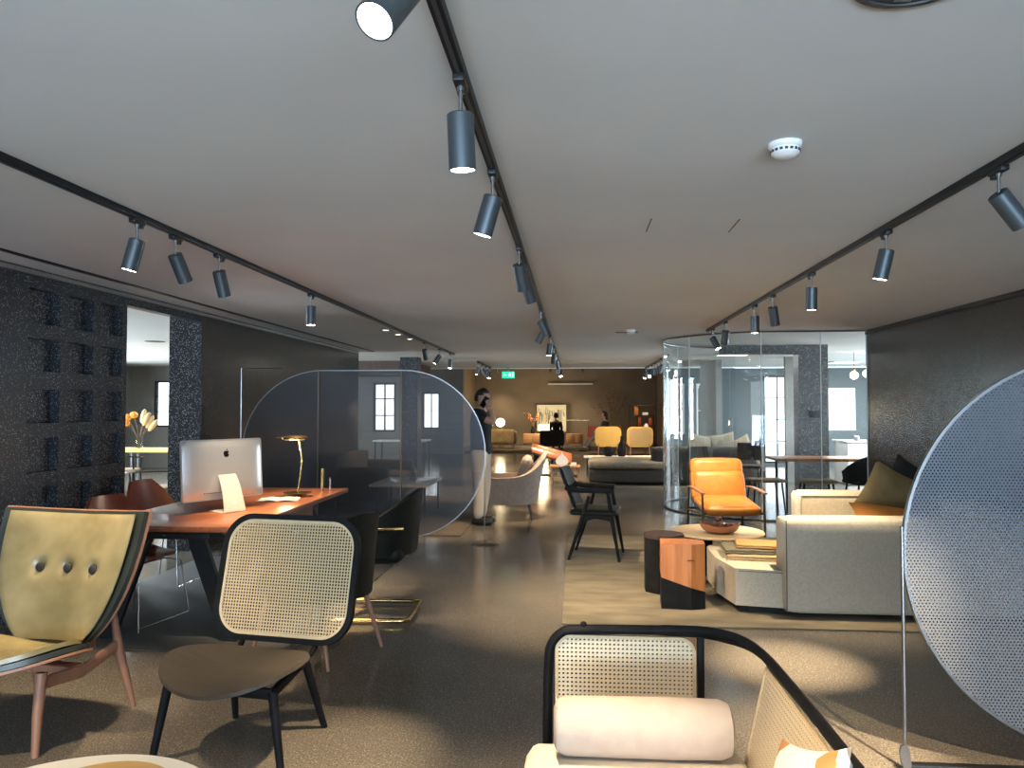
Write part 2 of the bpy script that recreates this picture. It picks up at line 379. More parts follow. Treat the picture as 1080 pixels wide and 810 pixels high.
    def pillow(s,w,h,t,mat,n=14,pinch=.09):
        """throw cushion in local XY, thickness along Z"""
        N=n; vs=[];fs=[]
        for sgn in (1,-1):
            for i in range(N+1):
                for j in range(N+1):
                    u=-1+2*i/N; v=-1+2*j/N
                    k=(1-u**2)**.45*(1-v**2)**.45 if abs(u)<1 and abs(v)<1 else 0
                    x=u*w/2*(1-pinch*(1-v*v)*abs(u)**3); y=v*h/2*(1-pinch*(1-u*u)*abs(v)**3)
                    vs.append(mat@Vector((x,y,sgn*t/2*k)))
        o=(N+1)**2; idx=lambda i,j:i*(N+1)+j
        for i in range(N):
            for j in range(N):
                fs.append((idx(i,j),idx(i+1,j),idx(i+1,j+1),idx(i,j+1)))
                fs.append((o+idx(i,j),o+idx(i,j+1),o+idx(i+1,j+1),o+idx(i+1,j)))
        s._add(vs,fs); bmesh.ops.remove_doubles(s.bm,verts=s.bm.verts[:],dist=1e-5); return s
    def xf(s,mt): s.bm.transform(mt); return s
    def out(s,name,mat,parent=None,loc=None,rot=None,smooth=True,ang=38,mats=None):
        bmesh.ops.recalc_face_normals(s.bm,faces=s.bm.faces[:])
        me=bpy.data.meshes.new(name); s.bm.to_mesh(me); s.bm.free()
        me.materials.append(M[mat] if isinstance(mat,str) else mat)
        if smooth:
            me.polygons.foreach_set('use_smooth',[True]*len(me.polygons)); me.set_sharp_from_angle(angle=R(ang))
        o=bpy.data.objects.new(name,me); COL.objects.link(o)
        if parent: o.parent=parent
        if loc: o.location=loc
        if rot: o.rotation_euler=rot
        return o
def T(x=0,y=0,z=0,rx=0,ry=0,rz=0): return Matrix.Translation((x,y,z))@Euler((R(rx),R(ry),R(rz))).to_matrix().to_4x4()
FRONT=Matrix.Rotation(R(90),4,'X')    # local XY outline -> XZ plane (depth towards -Y)
SIDE=Matrix(((0,0,1,0),(1,0,0,0),(0,1,0,0),(0,0,0,1)))  # outline (x,y)->(Y,Z), depth along X
def tag(o,label,cat,group=None,kind=None):
    if label: o['label']=label
    if cat: o['category']=cat
    if group: o['group']=group
    if kind: o['kind']=kind
    return o
def thing(name,label,cat,loc=(0,0,0),rz=0,group=None):
    o=bpy.data.objects.new(name,None); COL.objects.link(o); o.location=loc; o.rotation_euler=(0,0,R(rz)); o.empty_display_size=.1
    return tag(o,label,cat,group)
def struct(b,name,mat,**k):
    o=b.out(name,mat,**k); o['kind']='structure'; return o
def dup(root,loc,rz,label):
    r=root.copy(); COL.objects.link(r); r.location=loc; r.rotation_euler=(0,0,R(rz)); r['label']=label
    for ch in list(root.children):
        c=ch.copy(); COL.objects.link(c); c.parent=r
        for g in list(ch.children):
            d=g.copy(); COL.objects.link(d); d.parent=c
    return r
def leg(p0,p1,r0,r1,mat,parent,n=14,name='leg'):
    return B().cyl(p0,p1,r0,r1,n).out(name,mat,parent)
DAY_BACK=1000; DAY_L=520; DAY_R=330; EXPO=0.52
# ================================================================== THE ROOM
H=2.5
b=B().box((-1,13.6,-.05),(24,36,.1)); struct(b,'floor','floor')
b=B().box((-1,7.75,H+.3),(24,23.5,.6)); struct(b,'ceiling','ceiling')
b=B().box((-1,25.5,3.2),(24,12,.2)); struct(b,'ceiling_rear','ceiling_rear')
b=B().box((-.5,19.53,H+.015),(9.0,.06,.07)); struct(b,'trim_1','white_paint')
# --- left wall with its three columns of square recesses
WX=-3.9
rowz=[(2.11,2.36),(1.76,2.0),(1.38,1.63),(1.02,1.27),(.66,.91),(.30,.55)]
coly=[(5.12,5.46),(5.56,5.86),(5.95,6.25)]
b=B(); b.box((WX-.215,1.16,H/2),(.27,10.32,H))           # body behind the recesses
def fl(y0,y1,z0,z1): b.box((WX-.04,(y0+y1)/2,(z0+z1)/2),(.08,y1-y0,z1-z0))
fl(-4,5.12,0,H); ys=[5.12]
for (a,c),(d,e) in zip(coly[:-1],coly[1:]): fl(c,d,0,H)
fl(6.25,6.32,0,H)
for a,c in coly:
    z=0
    for z0,z1 in sorted(rowz): fl(a,c,z,z0); z=z1
    fl(a,c,z,H)
b.box((WX-.05,6.985,(2.39+H)/2),(.10,1.33,H-2.39))
struct(b,'wall_left','wall_terrazzo')
b=B().box((WX-.175,10.565,H/2),(.35,5.79,H)); struct(b,'wall_left_far','wall_polished')
b=B().box((WX-.175,7.66,1.25),(.348,.03,2.498)); struct(b,'trim_2','wall_terrazzo')
b=B().box((-3.62,4.7,H-.002),(.045,17.4,.012)); struct(b,'trim_3','black_metal')  # black strip stands in for the shade of the ceiling's shadow gap
b=B().box((WX+.012,4.7,H-.03),(.02,17.4,.03)); struct(b,'trim_4','grey_paint')
# --- right wall
b=B().box((4.0,3.125,H/2),(.4,14.25,H)); struct(b,'wall_right','wall_polished')
b=B().box((3.785,3.1,H-.045),(.03,14.2,.03)); struct(b,'trim_5','black_metal')
# --- wall behind the camera with the shop windows
b=B(); b.box((0,-4.15,.1),(8,.3,.2)); b.box((0,-4.15,2.43),(8,.3,.15)); 
for x in (-3.75,3.75): b.box((x,-4.15,1.25),(.5,.3,2.5))
struct(b,'wall_back','wall_terrazzo')
def window(name,x0,x1,z0,z1,y,nx=2,nz=2,axis='x',fr=.045,bar=.025,mat='black_metal'):
    b=B(); dep=.06
    def bx(a0,a1,c0,c1):
        if axis=='x': b.box(((a0+a1)/2,y,(c0+c1)/2),(a1-a0,dep,c1-c0))
        else: b.box((y,(a0+a1)/2,(c0+c1)/2),(dep,a1-a0,c1-c0))
    bx(x0,x0+fr,z0,z1); bx(x1-fr,x1,z0,z1); bx(x0+fr,x1-fr,z0,z0+fr); bx(x0+fr,x1-fr,z1-fr,z1)
    for i in range(1,nx):
        c=x0+(x1-x0)*i/nx; bx(c-bar/2,c+bar/2,z0+fr,z1-fr)
    for i in range(1,nz):
        c=z0+(z1-z0)*i/nz; bx(x0+fr,x1-fr,c-bar/2,c+bar/2)
    o=b.out(name,mat); o['kind']='structure'
    g=B()
    if axis=='x': g.box(((x0+x1)/2,y,(z0+z1)/2),(x1-x0-.02,.006,z1-z0-.02))
    else: g.box((y,(x0+x1)/2,(z0+z1)/2),(.006,x1-x0-.02,z1-z0-.02))
    g.out('pane','glass',o)
    return o
window('window_1',-3.5,3.5,.2,2.355,-4.15,5,1)
# walls pierced by openings: along x at depth y, or along y at x
def pierced(name,a0,a1,pos,th,h,ops,mat,axis='x'):
    b=B()
    def bx(p0,p1,z0,z1):
        if p1-p0<1e-4 or z1-z0<1e-4: return
        if axis=='x': b.box(((p0+p1)/2,pos,(z0+z1)/2),(p1-p0,th,z1-z0))
        else: b.box((pos,(p0+p1)/2,(z0+z1)/2),(th,p1-p0,z1-z0))
    c=a0
    for o0,o1,z0,z1 in sorted(ops):
        bx(c,o0,0,h); bx(o0,o1,0,z0); bx(o0,o1,z1,h); c=o1
    bx(c,a1,0,h)
    return struct(b,name,mat)
# left side room
pierced('wall_left_room_far',-11,-4.05,18.1,.2,H,[(-10.38,-9.0,1.0,2.14),(-4.85,-4.3,.9,2.08)],'grey_paint')
window('window_2',-10.38,-9.0,1.0,2.14,18.05,2,3); window('window_3',-4.85,-4.3,.9,2.08,18.05,2,3)
pierced('wall_left_room_side',2.9,18.2,-11.1,.2,H,[(4.5,7,.9,2.2),(8.5,11,.9,2.2),(12.5,15,.9,2.2)],'grey_paint',axis='y')
for i,(a,c) in enumerate(((4.5,7),(8.5,11),(12.5,15))): window('window_%d'%(4+i),a,c,.9,2.2,-11.1,2,3,axis='y')  # unseen side windows, added for lighting the left room
b=B().box((-7.7,2.8,H/2),(6.8,.2,H)); struct(b,'wall_left_room_near','grey_paint')
b=B().box((-3.32,15.2,H/2),(.36,.36,H)); struct(b,'wall_left_pillar','wall_terrazzo')
pierced('wall_left_rear',-5.2,-3.55,24.1,.2,3.1,[(-4.85,-4.3,.8,1.95)],'grey_paint')
window('window_7',-4.85,-4.3,.8,1.95,24.05,2,2)
b=B().box((-4.45,17.5,2.36),(1.7,2.6,.28)); struct(b,'trim_6','dark_wood')
# rear hall
b=B().box((-.8,31.1,1.55),(9,.2,3.1)); struct(b,'wall_rear','brown_plaster')
b=B().box((-4.15,27.6,1.55),(.2,6.8,3.1)); struct(b,'wall_rear_left','brown_plaster')
b=B().box((3.4,25.6,1.55),(.2,10.8,3.1)); struct(b,'wall_rear_right','brown_plaster')
# room behind the glass, right
pierced('wall_right_room_far',2.35,9.2,20.1,.2,H,[(2.5,2.85,.8,2.1),(3.15,3.62,.7,2.1),(4.85,5.55,.05,2.3),(6.45,7.15,.9,1.98)],'bluegrey_paint')
window('window_8',2.5,2.85,.8,2.1,20.05,1,3,mat='white_paint'); window('window_9',3.15,3.62,.7,2.1,20.05,2,2,mat='white_paint')
window('door_1',4.85,5.55,.05,2.3,20.05,2,4); window('window_10',6.45,7.15,.9,1.98,20.05,3,1,mat='white_paint')
pierced('wall_right_room_side',10,20.2,9.1,.2,H,[(11,14,.6,2.3),(15,18.5,.6,2.3)],'white_paint',axis='y')
window('window_11',11,14,.6,2.3,9.1,3,2,axis='y'); window('window_12',15,18.5,.6,2.3,9.1,3,2,axis='y')
b=B().box((6.7,10.1,H/2),(5,.2,H)); struct(b,'wall_right_room_near','white_paint')
b=B().box((3.83,12.7,H/2),(.46,.3,H)); struct(b,'wall_right_column','column_terrazzo')
b=B().box((3.0,12.7,2.43),(1.2,.3,.14)); struct(b,'trim_7','column_terrazzo')
b=B().box((3.05,17.4,H/2),(.12,2.0,H)); struct(b,'wall_right_fin','grey_paint')
b=B().box((4.55,15.6,H/2),(.7,.12,H)); struct(b,'wall_right_screen','grey_paint')

# ------------------------------------------------------------------ ceiling tracks and spotlights
def track(x,y0,y1,label):
    t=thing('ceiling_track',label,'track light rail',(x,y0,H),group=None)
    L=y1-y0
    bb=B(); bb.box((0,L/2,-.017),(.036,L,.034),bev=.003); bb.out('rail','track_metal',t)
    bb=B(); bb.box((0,L/2,-.0345),(.012,L-.06,.002)); bb.out('conductor_slot','plastic_dark',t)
    for y in (0,L): B().box((0,y,-.017),(.04,.03,.038),bev=.004).out('end_cap','black_metal',t)
track(-.333,.6,18.6,'long black lighting rail down the middle of the ceiling')
track(-2.25,.6,14.0,'long black lighting rail on the left of the ceiling')
track(1.71,.6,9.9,'long black lighting rail on the right of the ceiling')
track(-2.10,16.4,18.9,'short far black lighting rail beside the green exit sign')
track(1.78,14.6,19.2,'short far black lighting rail at right before the rear hall')
def spot(x,y,d,label,power=90,on=True,size=54,blend=1.0,group=None,r=.040,ln=.165,col=(1,.77,.49),lensmat='lens'):
    t=thing('track_spotlight',label,'spotlight',(x,y,H-.034),group=group)
    d=Vector(d).normalized()
    bb=B(); bb.box((0,0,-.012),(.034,.10,.024),bev=.004); bb.box((0,.03,-.03),(.024,.03,.02),bev=.003); bb.out('adapter','black_metal',t)
    piv=Vector((0,0,-.115))
    bb=B(); bb.cyl((0,0,-.02),piv,.006,n=10); bb.cyl((0,0,-.024),(0,0,-.036),.011,n=12); bb.out('stem','steel',t)
    side=Vector((0,0,0)); s0=piv+d*-.012; e=s0+d*ln
    a=d.orthogonal().normalized(); c=d.cross(a)
    n=28; prof=[(.0,-.0),(r*.9,0),(r,.004),(r,ln),(r-.004,ln),(r-.006,ln-.012)]
    bb=B(); vs=[];fs=[]
    for rr,z in prof:
        for k in range(n):
            th=2*PI*k/n; vs.append(s0+d*z+(a*math.cos(th)+c*math.sin(th))*max(rr,.0005))
    for i in range(len(prof)-1):
        for k in range(n): fs.append((i*n+k,i*n+(k+1)%n,(i+1)*n+(k+1)%n,(i+1)*n+k))
    bb._add(vs,fs); bb.out('lamp_head','head_metal',t)
    bb=B(); bb.cyl(s0+d*(ln-.008),s0+d*(ln-.0015),r-.0045,n=28); bb.out('lens',lensmat if on else 'lens_off',t)
    bb=B(); q=Vector((-d.z,0,d.x)); 
    bb.cyl(piv+a*-.0+Vector((0,0,.0)),piv+d*.02,.009,n=10); bb.out('swivel','steel',t)
    if on and power:
        l=bpy.data.lights.new('spot_bulb','SPOT'); l.energy=power*1.85; l.spot_size=R(size); l.spot_blend=blend; l.color=col; l.shadow_soft_size=.03
        lo=bpy.data.objects.new('spot_bulb',l); COL.objects.link(lo); lo.parent=t
        lo.location=s0+d*(ln+.012); lo.rotation_euler=d.to_track_quat('-Z','Y').to_euler()
    return t
XM,XL,XR=-.333,-2.25,1.71
mid=[(1.475,(-.26,-.50,-.72),'bright black spotlight cut off at the top edge of the photo on the middle rail',130),
 (2.19,(.03,.10,-1),'largest black can spotlight hanging straight down from the middle rail',120),
 (3.07,(-.30,.08,-1),'black spotlight second in size on the middle rail, slightly tilted',170),
 (4.56,(.16,.52,-1),'dark spotlight on the middle rail overlapping the one just behind it',190),
 (5.12,(.30,.55,-1),'dark spotlight tilted right behind the overlapping pair on the middle rail',110),
 (7.55,(.45,.30,-1),'small middle-rail spotlight tilted right above a pale-rimmed one',120),
 (8.5,(-.55,.25,-.9),'small middle-rail spotlight tilted left under a right-tilted one',120),
 (10.4,(-.12,.0,-1),'small middle-rail spotlight hanging straight with lit lens',130),
 (12.3,(-.10,.35,-1),'tiny middle-rail spotlight fourth from the far end of the rail',130),
 (14.3,(.2,.35,-1),'tiny middle-rail spotlight third from the far end of the rail',140),
 (16.0,(-.1,.1,-1),'tiny middle-rail spotlight second from the far end of the rail',140),
 (17.9,(.1,-.42,-1),'glowing spotlight at the very far end of the middle rail',140)]
for y,d,l,p in mid: spot(XM,y,d,l,p,size=(28 if y==3.07 else 64 if y==4.56 else 54))
left=[(3.72,(-.24,-.05,-1),'lit spotlight tilted left, nearest on the left rail',120),
 (4.10,(.18,.55,-1),'dark spotlight tilted right, second on the left rail',120),
 (4.63,(.06,.42,-1),'dark spotlight third from the camera on the left rail',120),
 (6.32,(0,-.02,-1),'lone spotlight at the middle of the left rail',90),
 (11.26,(.06,.60,-1),'dark spotlight, first of three at the far end of the left rail',100),
 (12.53,(-.65,-.12,-1),'spotlight tilted left, middle of three at the far end of the left rail',100),
 (13.64,(-.08,-.05,-1),'lit spotlight last at the far end of the left rail',110)]
for y,d,l,p in left: spot(XL,y,d,l,p)
right=[(3.19,(.62,.12,-.74),'spotlight cut off at the right photo edge, tilted to the right',170),
 (4.30,(-.20,.13,-1),'spotlight hanging straight, second on the right rail',430),
 (5.62,(0,.08,-1),'spotlight hanging straight, third on the right rail',130),
 (6.70,(.22,.35,-1),'dark spotlight leaning right, fourth on the right rail',120),
 (7.35,(0,.04,-1),'spotlight hanging straight, fifth on the right rail',120),
 (8.75,(-.04,.42,-1),'dark spotlight, second from the far end of the right rail',170),
 (9.56,(.45,-.25,-1),'spotlight tilted right at the far end of the right rail',50)]
for y,d,l,p in right: spot(XR,y,d,l,p,size=(27 if y==4.30 else 60))
for y,d,l in [(16.5,(-.3,-.1,-1),'tiny spotlight first on the short far left rail'),(17.2,(.5,.1,-1),'tiny dark spotlight second on the short far left rail'),(17.9,(.2,.3,-1),'tiny dark spotlight third on the short far left rail'),(18.7,(-.1,-.25,-1),'tiny lit spotlight beside the exit sign')]:
    spot(-2.10,y,d,l,110)
for i,(y,d) in enumerate([(14.8,(.1,-.1,-1)),(15.6,(-.3,.1,-1)),(16.3,(.2,.3,-1)),(17.0,(.0,.3,-1)),(17.7,(-.4,-.2,-1)),(18.5,(.15,-.3,-1)),(19.1,(-.3,-.2,-1))]):
    spot(1.78,y,d,'%s small spotlight from the near end of the short far right rail'%('first second third fourth fifth sixth seventh'.split()[i]),110)
for x,y,d,l in ((XL,1.2,(.25,.35,-1),'added unseen left rail spotlight nearest the camera, above the round white table'),(XL,2.3,(.10,.55,-1),'added unseen left rail spotlight aimed at the shell chair and the cane chair'),(XR,1.3,(-.12,.72,-1),'added unseen right rail spotlight nearest the camera'),(XR,2.3,(-.24,.50,-1),'added unseen right rail spotlight just outside the right edge of view')):
    spot(x,y,d,l,(420 if y==2.3 else 210) if x==XR else 75,size=26 if y==2.3 and x==XR else 54)  # unseen rail spotlights added to light the near chairs and floor
spot(XM,.95,(.52,.45,-1),'added unseen middle rail spotlight nearest the camera, above the cane sofa',120)  # unseen spotlight added to brighten the cane panels and hide cushion
# recessed downlights, smoke detectors, speaker, slots
for i,(x,y,w) in enumerate([(-2.45,9.69,'nearest'),(-2.43,10.3,'middle'),(-2.42,11.0,'farthest')]):
    t=thing('recessed_downlight','%s of three small recessed downlights left of the left rail'%w,'ceiling light',(x,y,H))
    B().lathe([(.052,0),(.052,-.004),(.042,-.006),(.040,-.001)]).out('trim_ring','white_gloss',t)
    B().cyl((0,0,-.0005),(0,0,-.003),.040,n=24).out('diffuser','downlight',t)
def detector(x,y,s,label):
    t=thing('smoke_detector',label,'smoke detector',(x,y,H))
    B().lathe([(.062*s,0),(.062*s,-.012*s),(.058*s,-.018*s),(.052*s,-.02*s),(.0,-.02*s)]).out('base','plastic_white',t)
    B().lathe([(.0505*s,-.019*s),(.054*s,-.026*s),(.052*s,-.040*s),(.040*s,-.050*s),(.024*s,-.055*s),(0,-.056*s)]).out('cover','plastic_white',t)
    v=B()
    for k in range(18):
        a=2*PI*k/18; v.box((.0535*s*math.cos(a),.0535*s*math.sin(a),-.032*s),(.004*s,.011*s,.009*s),rot=(0,0,a))
    v.out('vent_slots','plastic_dark',t)
detector(.80,2.93,1.0,'white smoke detector on the near ceiling between the rails')
detector(.73,9.95,1.0,'small distant white smoke detector near the dark ceiling slot')
t=thing('ceiling_speaker','large round dark ceiling speaker cut off by the top edge','ceiling speaker',(.80,1.78,H))
B().lathe([(.158,0),(.158,-.006),(.15,-.010),(.135,-.011),(.134,-.006),(.0,-.006)],n=64).out('rim','plastic_dark',t)
B().lathe([(.133,-.007),(.10,-.0095),(0,-.010)],n=48).out('grille','speaker_grey',t)
B().box((0.0,.115,-.0105),(.042,.006,.002),rot=(0,0,R(3))).out('name_plate','steel',t)
tag(B().box((.70,10.25,H-.004),(.30,.05,.008)).out('ceiling_slot','plastic_dark'),'short dark slot diffuser beside the distant smoke detector','vent')
for x,y,l in ((.41,4.2,'faint short slit in the ceiling, left of a pair'),(.88,4.25,'faint short slit in the ceiling, right of a pair')):
    tag(B().box((x,y,H-.001),(.006,.30,.004)).out('ceiling_slit','plastic_dark'),l,'vent')
# exit sign
t=thing('exit_sign','green exit sign with running figure hanging at ceiling edge','exit sign',(-1.66,19.0,2.21))
B().box((0,0,.09),(.32,.03,.17),bev=.006).out('housing','sign_green',t)
B().box((0,.0,.21),(.02,.02,.07)).box((0,0,.25),(.06,.04,.02)).out('hanger','steel',t)
g=B(); yy=-.0165
def pc(c,w,h,rot=0): g.box((c[0],yy,c[1]),(w,.003,h),rot=(0,rot,0))
g.cyl((.045,yy+.001,.135),(.045,yy-.002,.135),.012,n=14)
pc((.038,.10),.018,.05,.35); pc((.052,.066),.012,.045,-.5); pc((.022,.07),.012,.04,.7); pc((.062,.105),.035,.010,.4); pc((.018,.105),.03,.010,-.5)
pc((.105,.09),.008,.12); pc((.135,.09),.008,.12); pc((.12,.148),.038,.008)
pc((-.075,.09),.07,.014); pc((-.105,.102),.035,.012,-.8); pc((-.105,.078),.035,.012,.8)
g.out('pictogram','sign_white',t)
# linear diffuser fixture in the rear hall
t=thing('linear_ceiling_light','long thin pale linear fixture high on the rear wall','light fixture',(-.17,30.85,2.42))
B().box((0,0,0),(1.8,.10,.05),bev=.008).out('housing','white_paint',t); B().box((0,-.045,-.03),(1.7,.03,.012)).out('slot','steel',t)

# curved glass partition
t=thing('curved_glass_partition','tall curved clear glass partition behind the amber leather armchair','glass partition',(2.74,11.6,0))
def gp(a0,a1,n=14): return [Vector((1.4*math.cos(R(a0+(a1-a0)*i/n)),1.4*math.sin(R(a0+(a1-a0)*i/n)),0)) for i in range(n+1)]
def gpanel(pts):
    P=pts; L=len(P)-1
    def fn(u,v):
        f=u*L; i=min(int(f),L-1); k=f-i; p=P[i].lerp(P[i+1],k); return Vector((p.x,p.y,.02+v*(H-.04)))
    B().sheet(fn,L,1,.012,u0=0,u1=1).out('glass_panel','glass',t,ang=20)
gpanel([Vector((1.05,-1.4,0)),Vector((.47,-1.4,0))]); gpanel([Vector((.462,-1.4,0)),Vector((-.1,-1.4,0))]+[Vector((p.x,p.y,0)) for p in gp(265,261,2)][0:0])
pts=[Vector((-.1,-1.4,0))]+gp(264,216,12); gpanel(pts); gpanel(gp(215.5,180,10)); gpanel(gp(179.5,140,10)); gpanel(gp(139.5,92,12))
def joint(x,y): B().cyl((x,y,.02),(x,y,H-.02),.0075,n=8).out('joint_seal','joint',t)
joint(.466,-1.4); joint(-.29,-1.385); joint(1.045,-1.4)
for a in (215.7,179.7,139.7): joint(1.4*math.cos(R(a)),1.4*math.sin(R(a)))
ring=[Vector((1.05,-1.4,0)),Vector((.0,-1.4,0))]+gp(265,92,50)
for z,nm,mm in ((.012,'base_channel','plastic_dark'),(H-.012,'top_channel','steel')):
    B().tube([p+Vector((0,0,z)) for p in ring],.01,n=6,flat=(.03,.022),up=(0,0,1)).out(nm,mm,t)

# ------------------------------------------------------------------ daylight
def area(loc,rot,sx,sy,e,col,name='window_daylight'):
    l=bpy.data.lights.new(name,'AREA'); l.shape='RECTANGLE'; l.size=sx; l.size_y=sy; l.energy=e; l.color=col
    o=bpy.data.objects.new(name,l); COL.objects.link(o); o.location=loc; o.rotation_euler=rot; return o
area((0,-4.9,.60),(R(90+52),0,0),6.8,2.0,DAY_BACK,(.60,.80,1.0))
for y in (5.75,9.75,13.75): area((-11.3,y,1.55),(R(90),0,R(-90)),2.4,1.3,DAY_L,(.85,.94,1.0))
area((9.3,12.5,1.45),(R(90),0,R(90)),2.9,1.7,DAY_R,(.85,.95,1.0)); area((9.3,16.75,1.45),(R(90),0,R(90)),3.4,1.7,DAY_R,(.85,.95,1.0))
w=bpy.data.worlds.new('World'); SC.world=w; w.use_nodes=True
w.node_tree.nodes['Background'].inputs[0].default_value=(.86,.93,1,1); w.node_tree.nodes['Background'].inputs[1].default_value=3.0
# added rear hall spotlights are in the furniture section
# ------------------------------------------------------------------ camera
F=800.; TH=math.atan(24/F); PH=math.atan(66/F*math.cos(TH))
cam=bpy.data.cameras.new('camera'); co=bpy.data.objects.new('camera',cam); COL.objects.link(co); SC.camera=co
cam.sensor_fit='HORIZONTAL'; cam.sensor_width=36; cam.lens=F/1080*36; cam.clip_start=.05; cam.clip_end=200
co.location=(0,0,1.5); co.rotation_euler=(R(90)+TH,0,PH)
SC.view_settings.view_transform='Standard'; SC.view_settings.look='None'; SC.view_settings.gamma=1; SC.view_settings.exposure=EXPO
try: SC.view_settings.use_curve_mapping=False
except Exception: pass
SC.cycles.use_denoising=True
SC.cycles.max_bounces=8; SC.cycles.diffuse_bounces=4; SC.cycles.glossy_bounces=4; SC.cycles.transparent_max_bounces=24; SC.cycles.transmission_bounces=6
SC.cycles.sample_clamp_indirect=6
SC.cycles.caustics_reflective=False; SC.cycles.caustics_refractive=False
# ================================================================== RUGS
def rug(name,label,x0,x1,y0,y1,mat,th=.012):
    b=B().box(((x0+x1)/2,(y0+y1)/2,th/2+.001),(x1-x0,y1-y0,th),bev=.004)
    return tag(b.out(name,mat),label,'rug')
rug('rug','large distressed brown rug under the cream corner sofa',-.09,3.5,5.28,8.9,'rug')
rug('rug','plain dark grey rug under the walnut desk',-3.7,-1.72,4.5,7.35,'rug_grey',.008)
rug('rug','umber rug behind the round perforated screen by the beige armchair',-2.5,-1.32,8.75,12.6,'rug_dark')
rug('rug','dark rug across the rear hall floor under the olive sofa',-3.6,2.9,24.2,29.0,'rug_dark')

def ring_panel(t,w,h,r,fr,depth,mt,frame_mat,cane_mat,frame='back_frame',inner='cane_panel',border=.014,n=10):
    o=rrect(w,h,r,n); i=rrect(w-2*fr,h-2*fr,max(r-fr,.01),n)
    b=B(); b.prism(o,depth,mt@T(0,0,-depth/2),hole=i,bev=.006); f=b.out(frame,frame_mat,t)
    p=B(); p.prism(rrect(w-2*fr+.004,h-2*fr+.004,max(r-fr,.01),n),.004,mt@T(0,0,-.002)); p.out(inner,cane_mat,t,ang=60)
    q=B(); i2=rrect(w-2*fr-2*border,h-2*fr-2*border,max(r-fr-border,.01),n); q.prism(rrect(w-2*fr,h-2*fr,max(r-fr,.01),n),.010,mt@T(0,0,-.005),hole=i2); q.out('cane_border','cane_solid',t)
    return f

# ================================================================== CANE BACK LOUNGE CHAIR
t=thing('cane_lounge_chair','low black lounge chair with a large rounded cane back, brown seat','chair',(-1.44,3.32,0),-9)
def seatfn(u,v):
    v=v*2-1
    x=u*math.sqrt(1-v*v/2); y=v*math.sqrt(1-u*u/2)
    w=.335*(1-.10*(y+1)/2*1.0)
    return Vector((x*w, -.115+y*.275, .375+.045*x*x-.012*(y*y)+ .02*max(0,y)**2 -.02*(1-x*x)))
B().sheet(seatfn,26,22,.016).out('seat','seat_brown',t)
for sx in (-1,1):
    leg((sx*.245,-.235,.335),(sx*.305,-.262,0),.021,.015,'black_wood',t)
    leg((sx*.185,.13,.35),(sx*.235,.235,0),.021,.015,'black_wood',t)
    b=B().tube(spline([(sx*.185,.10,.345),(sx*.19,.20,.36),(sx*.20,.262,.46),(sx*.20,.315,.62)],6),.013,n=10); b.out('back_support','black_wood',t)
    b=B().tube([(sx*.245,-.235,.328),(sx*.185,.13,.335)],.018,n=8,flat=(.028,.038),up=(0,0,1)); b.out('side_rail','black_wood',t)
B().box((0,-.237,.325),(.50,.026,.045),bev=.006).out('front_rail','black_wood',t)
B().box((0,.13,.33),(.38,.026,.04),bev=.006).out('rear_rail','black_wood',t)
mt=T(0,.29,.672)@T(rx=-14)@FRONT
ring_panel(t,.735,.60,.155,.026,.030,mt,'black_wood','cane')

# ================================================================== OLIVE SHELL CHAIR
t=thing('shell_chair','dark green leather shell chair with painted gold highlights, three dark button hollows and wooden legs','chair',(-2.53,3.42,0),-8)
def gw(v): return .12+.305*(1-(1-min(v,1))**2.6)**.66 if v>0 else .12
def gback(off,scale=1.0,vs=1.0):
    def fn(u,v):
        vv=v*vs; w=gw(vv)*scale
        z=.335+.655*vv-(.020*(1-u*u) if vv>.5 else 0)*((vv-.5)/.5 if vv>.5 else 0)+ .0
        y=.12+.20*vv-.085*abs(u)**2.2*(.4+.6*vv)-.02*math.sin(PI*vv)
        return Vector((u*w, y-off, z+ (0 if vv>.02 else 0)))
    return fn
B().sheet(gback(0),26,26,.012).out('back_shell','chair_wood',t)
B().sheet(gback(.018,.975,.992),26,26,.022).out('cushion_border','dark_olive',t)  # same leather without the painted gold highlight
def gpad(u,v):
    base=gback(.036,.86,1.0)(u,.06+.915*v)
    d=0
    for bx in (-.155,0,.155):
        dd=((base.x-bx)**2+(base.z-.70)**2)/(.03**2)
        d+=.032*math.exp(-dd)
    base.y+=d
    return base
B().sheet(gpad,48,40,lambda a,c:.004+.022*(max(0,1-(2*a-1)**6)*max(0,1-(2*c-1)**6))**.5).out('back_cushion','leather_highlit',t)
for bx in (-.155,0,.155):
    yb=.12+.20*.557-.085*abs(bx/.37)**2.2*.73-.02*math.sin(PI*.557)-.036-.004
    B().ell((bx,yb+.002,.70),(.024,.015,.026)).out('button','black_fabric',t)  # black ellipsoids paint the dark of the tufted hollows
def gs(off,sc):
    def fn(u,v):
        q=v*2-1; x=u*math.sqrt(1-q*q/2); y=q*math.sqrt(1-u*u/2)
        return Vector((x*.36*sc,-.15+y*.29*sc,.365+off+.055*x*x-.03*(y+.2)-.02*(1-x*x)))
    return fn
B().sheet(gs(0,1),26,20,.012).out('seat_shell','chair_wood',t)
B().sheet(gs(.018,.965),26,20,.022).out('seat_border','dark_olive',t)
B().sheet(gs(.036,.86),26,20,.02).out('seat_cushion','leather_highlit',t)
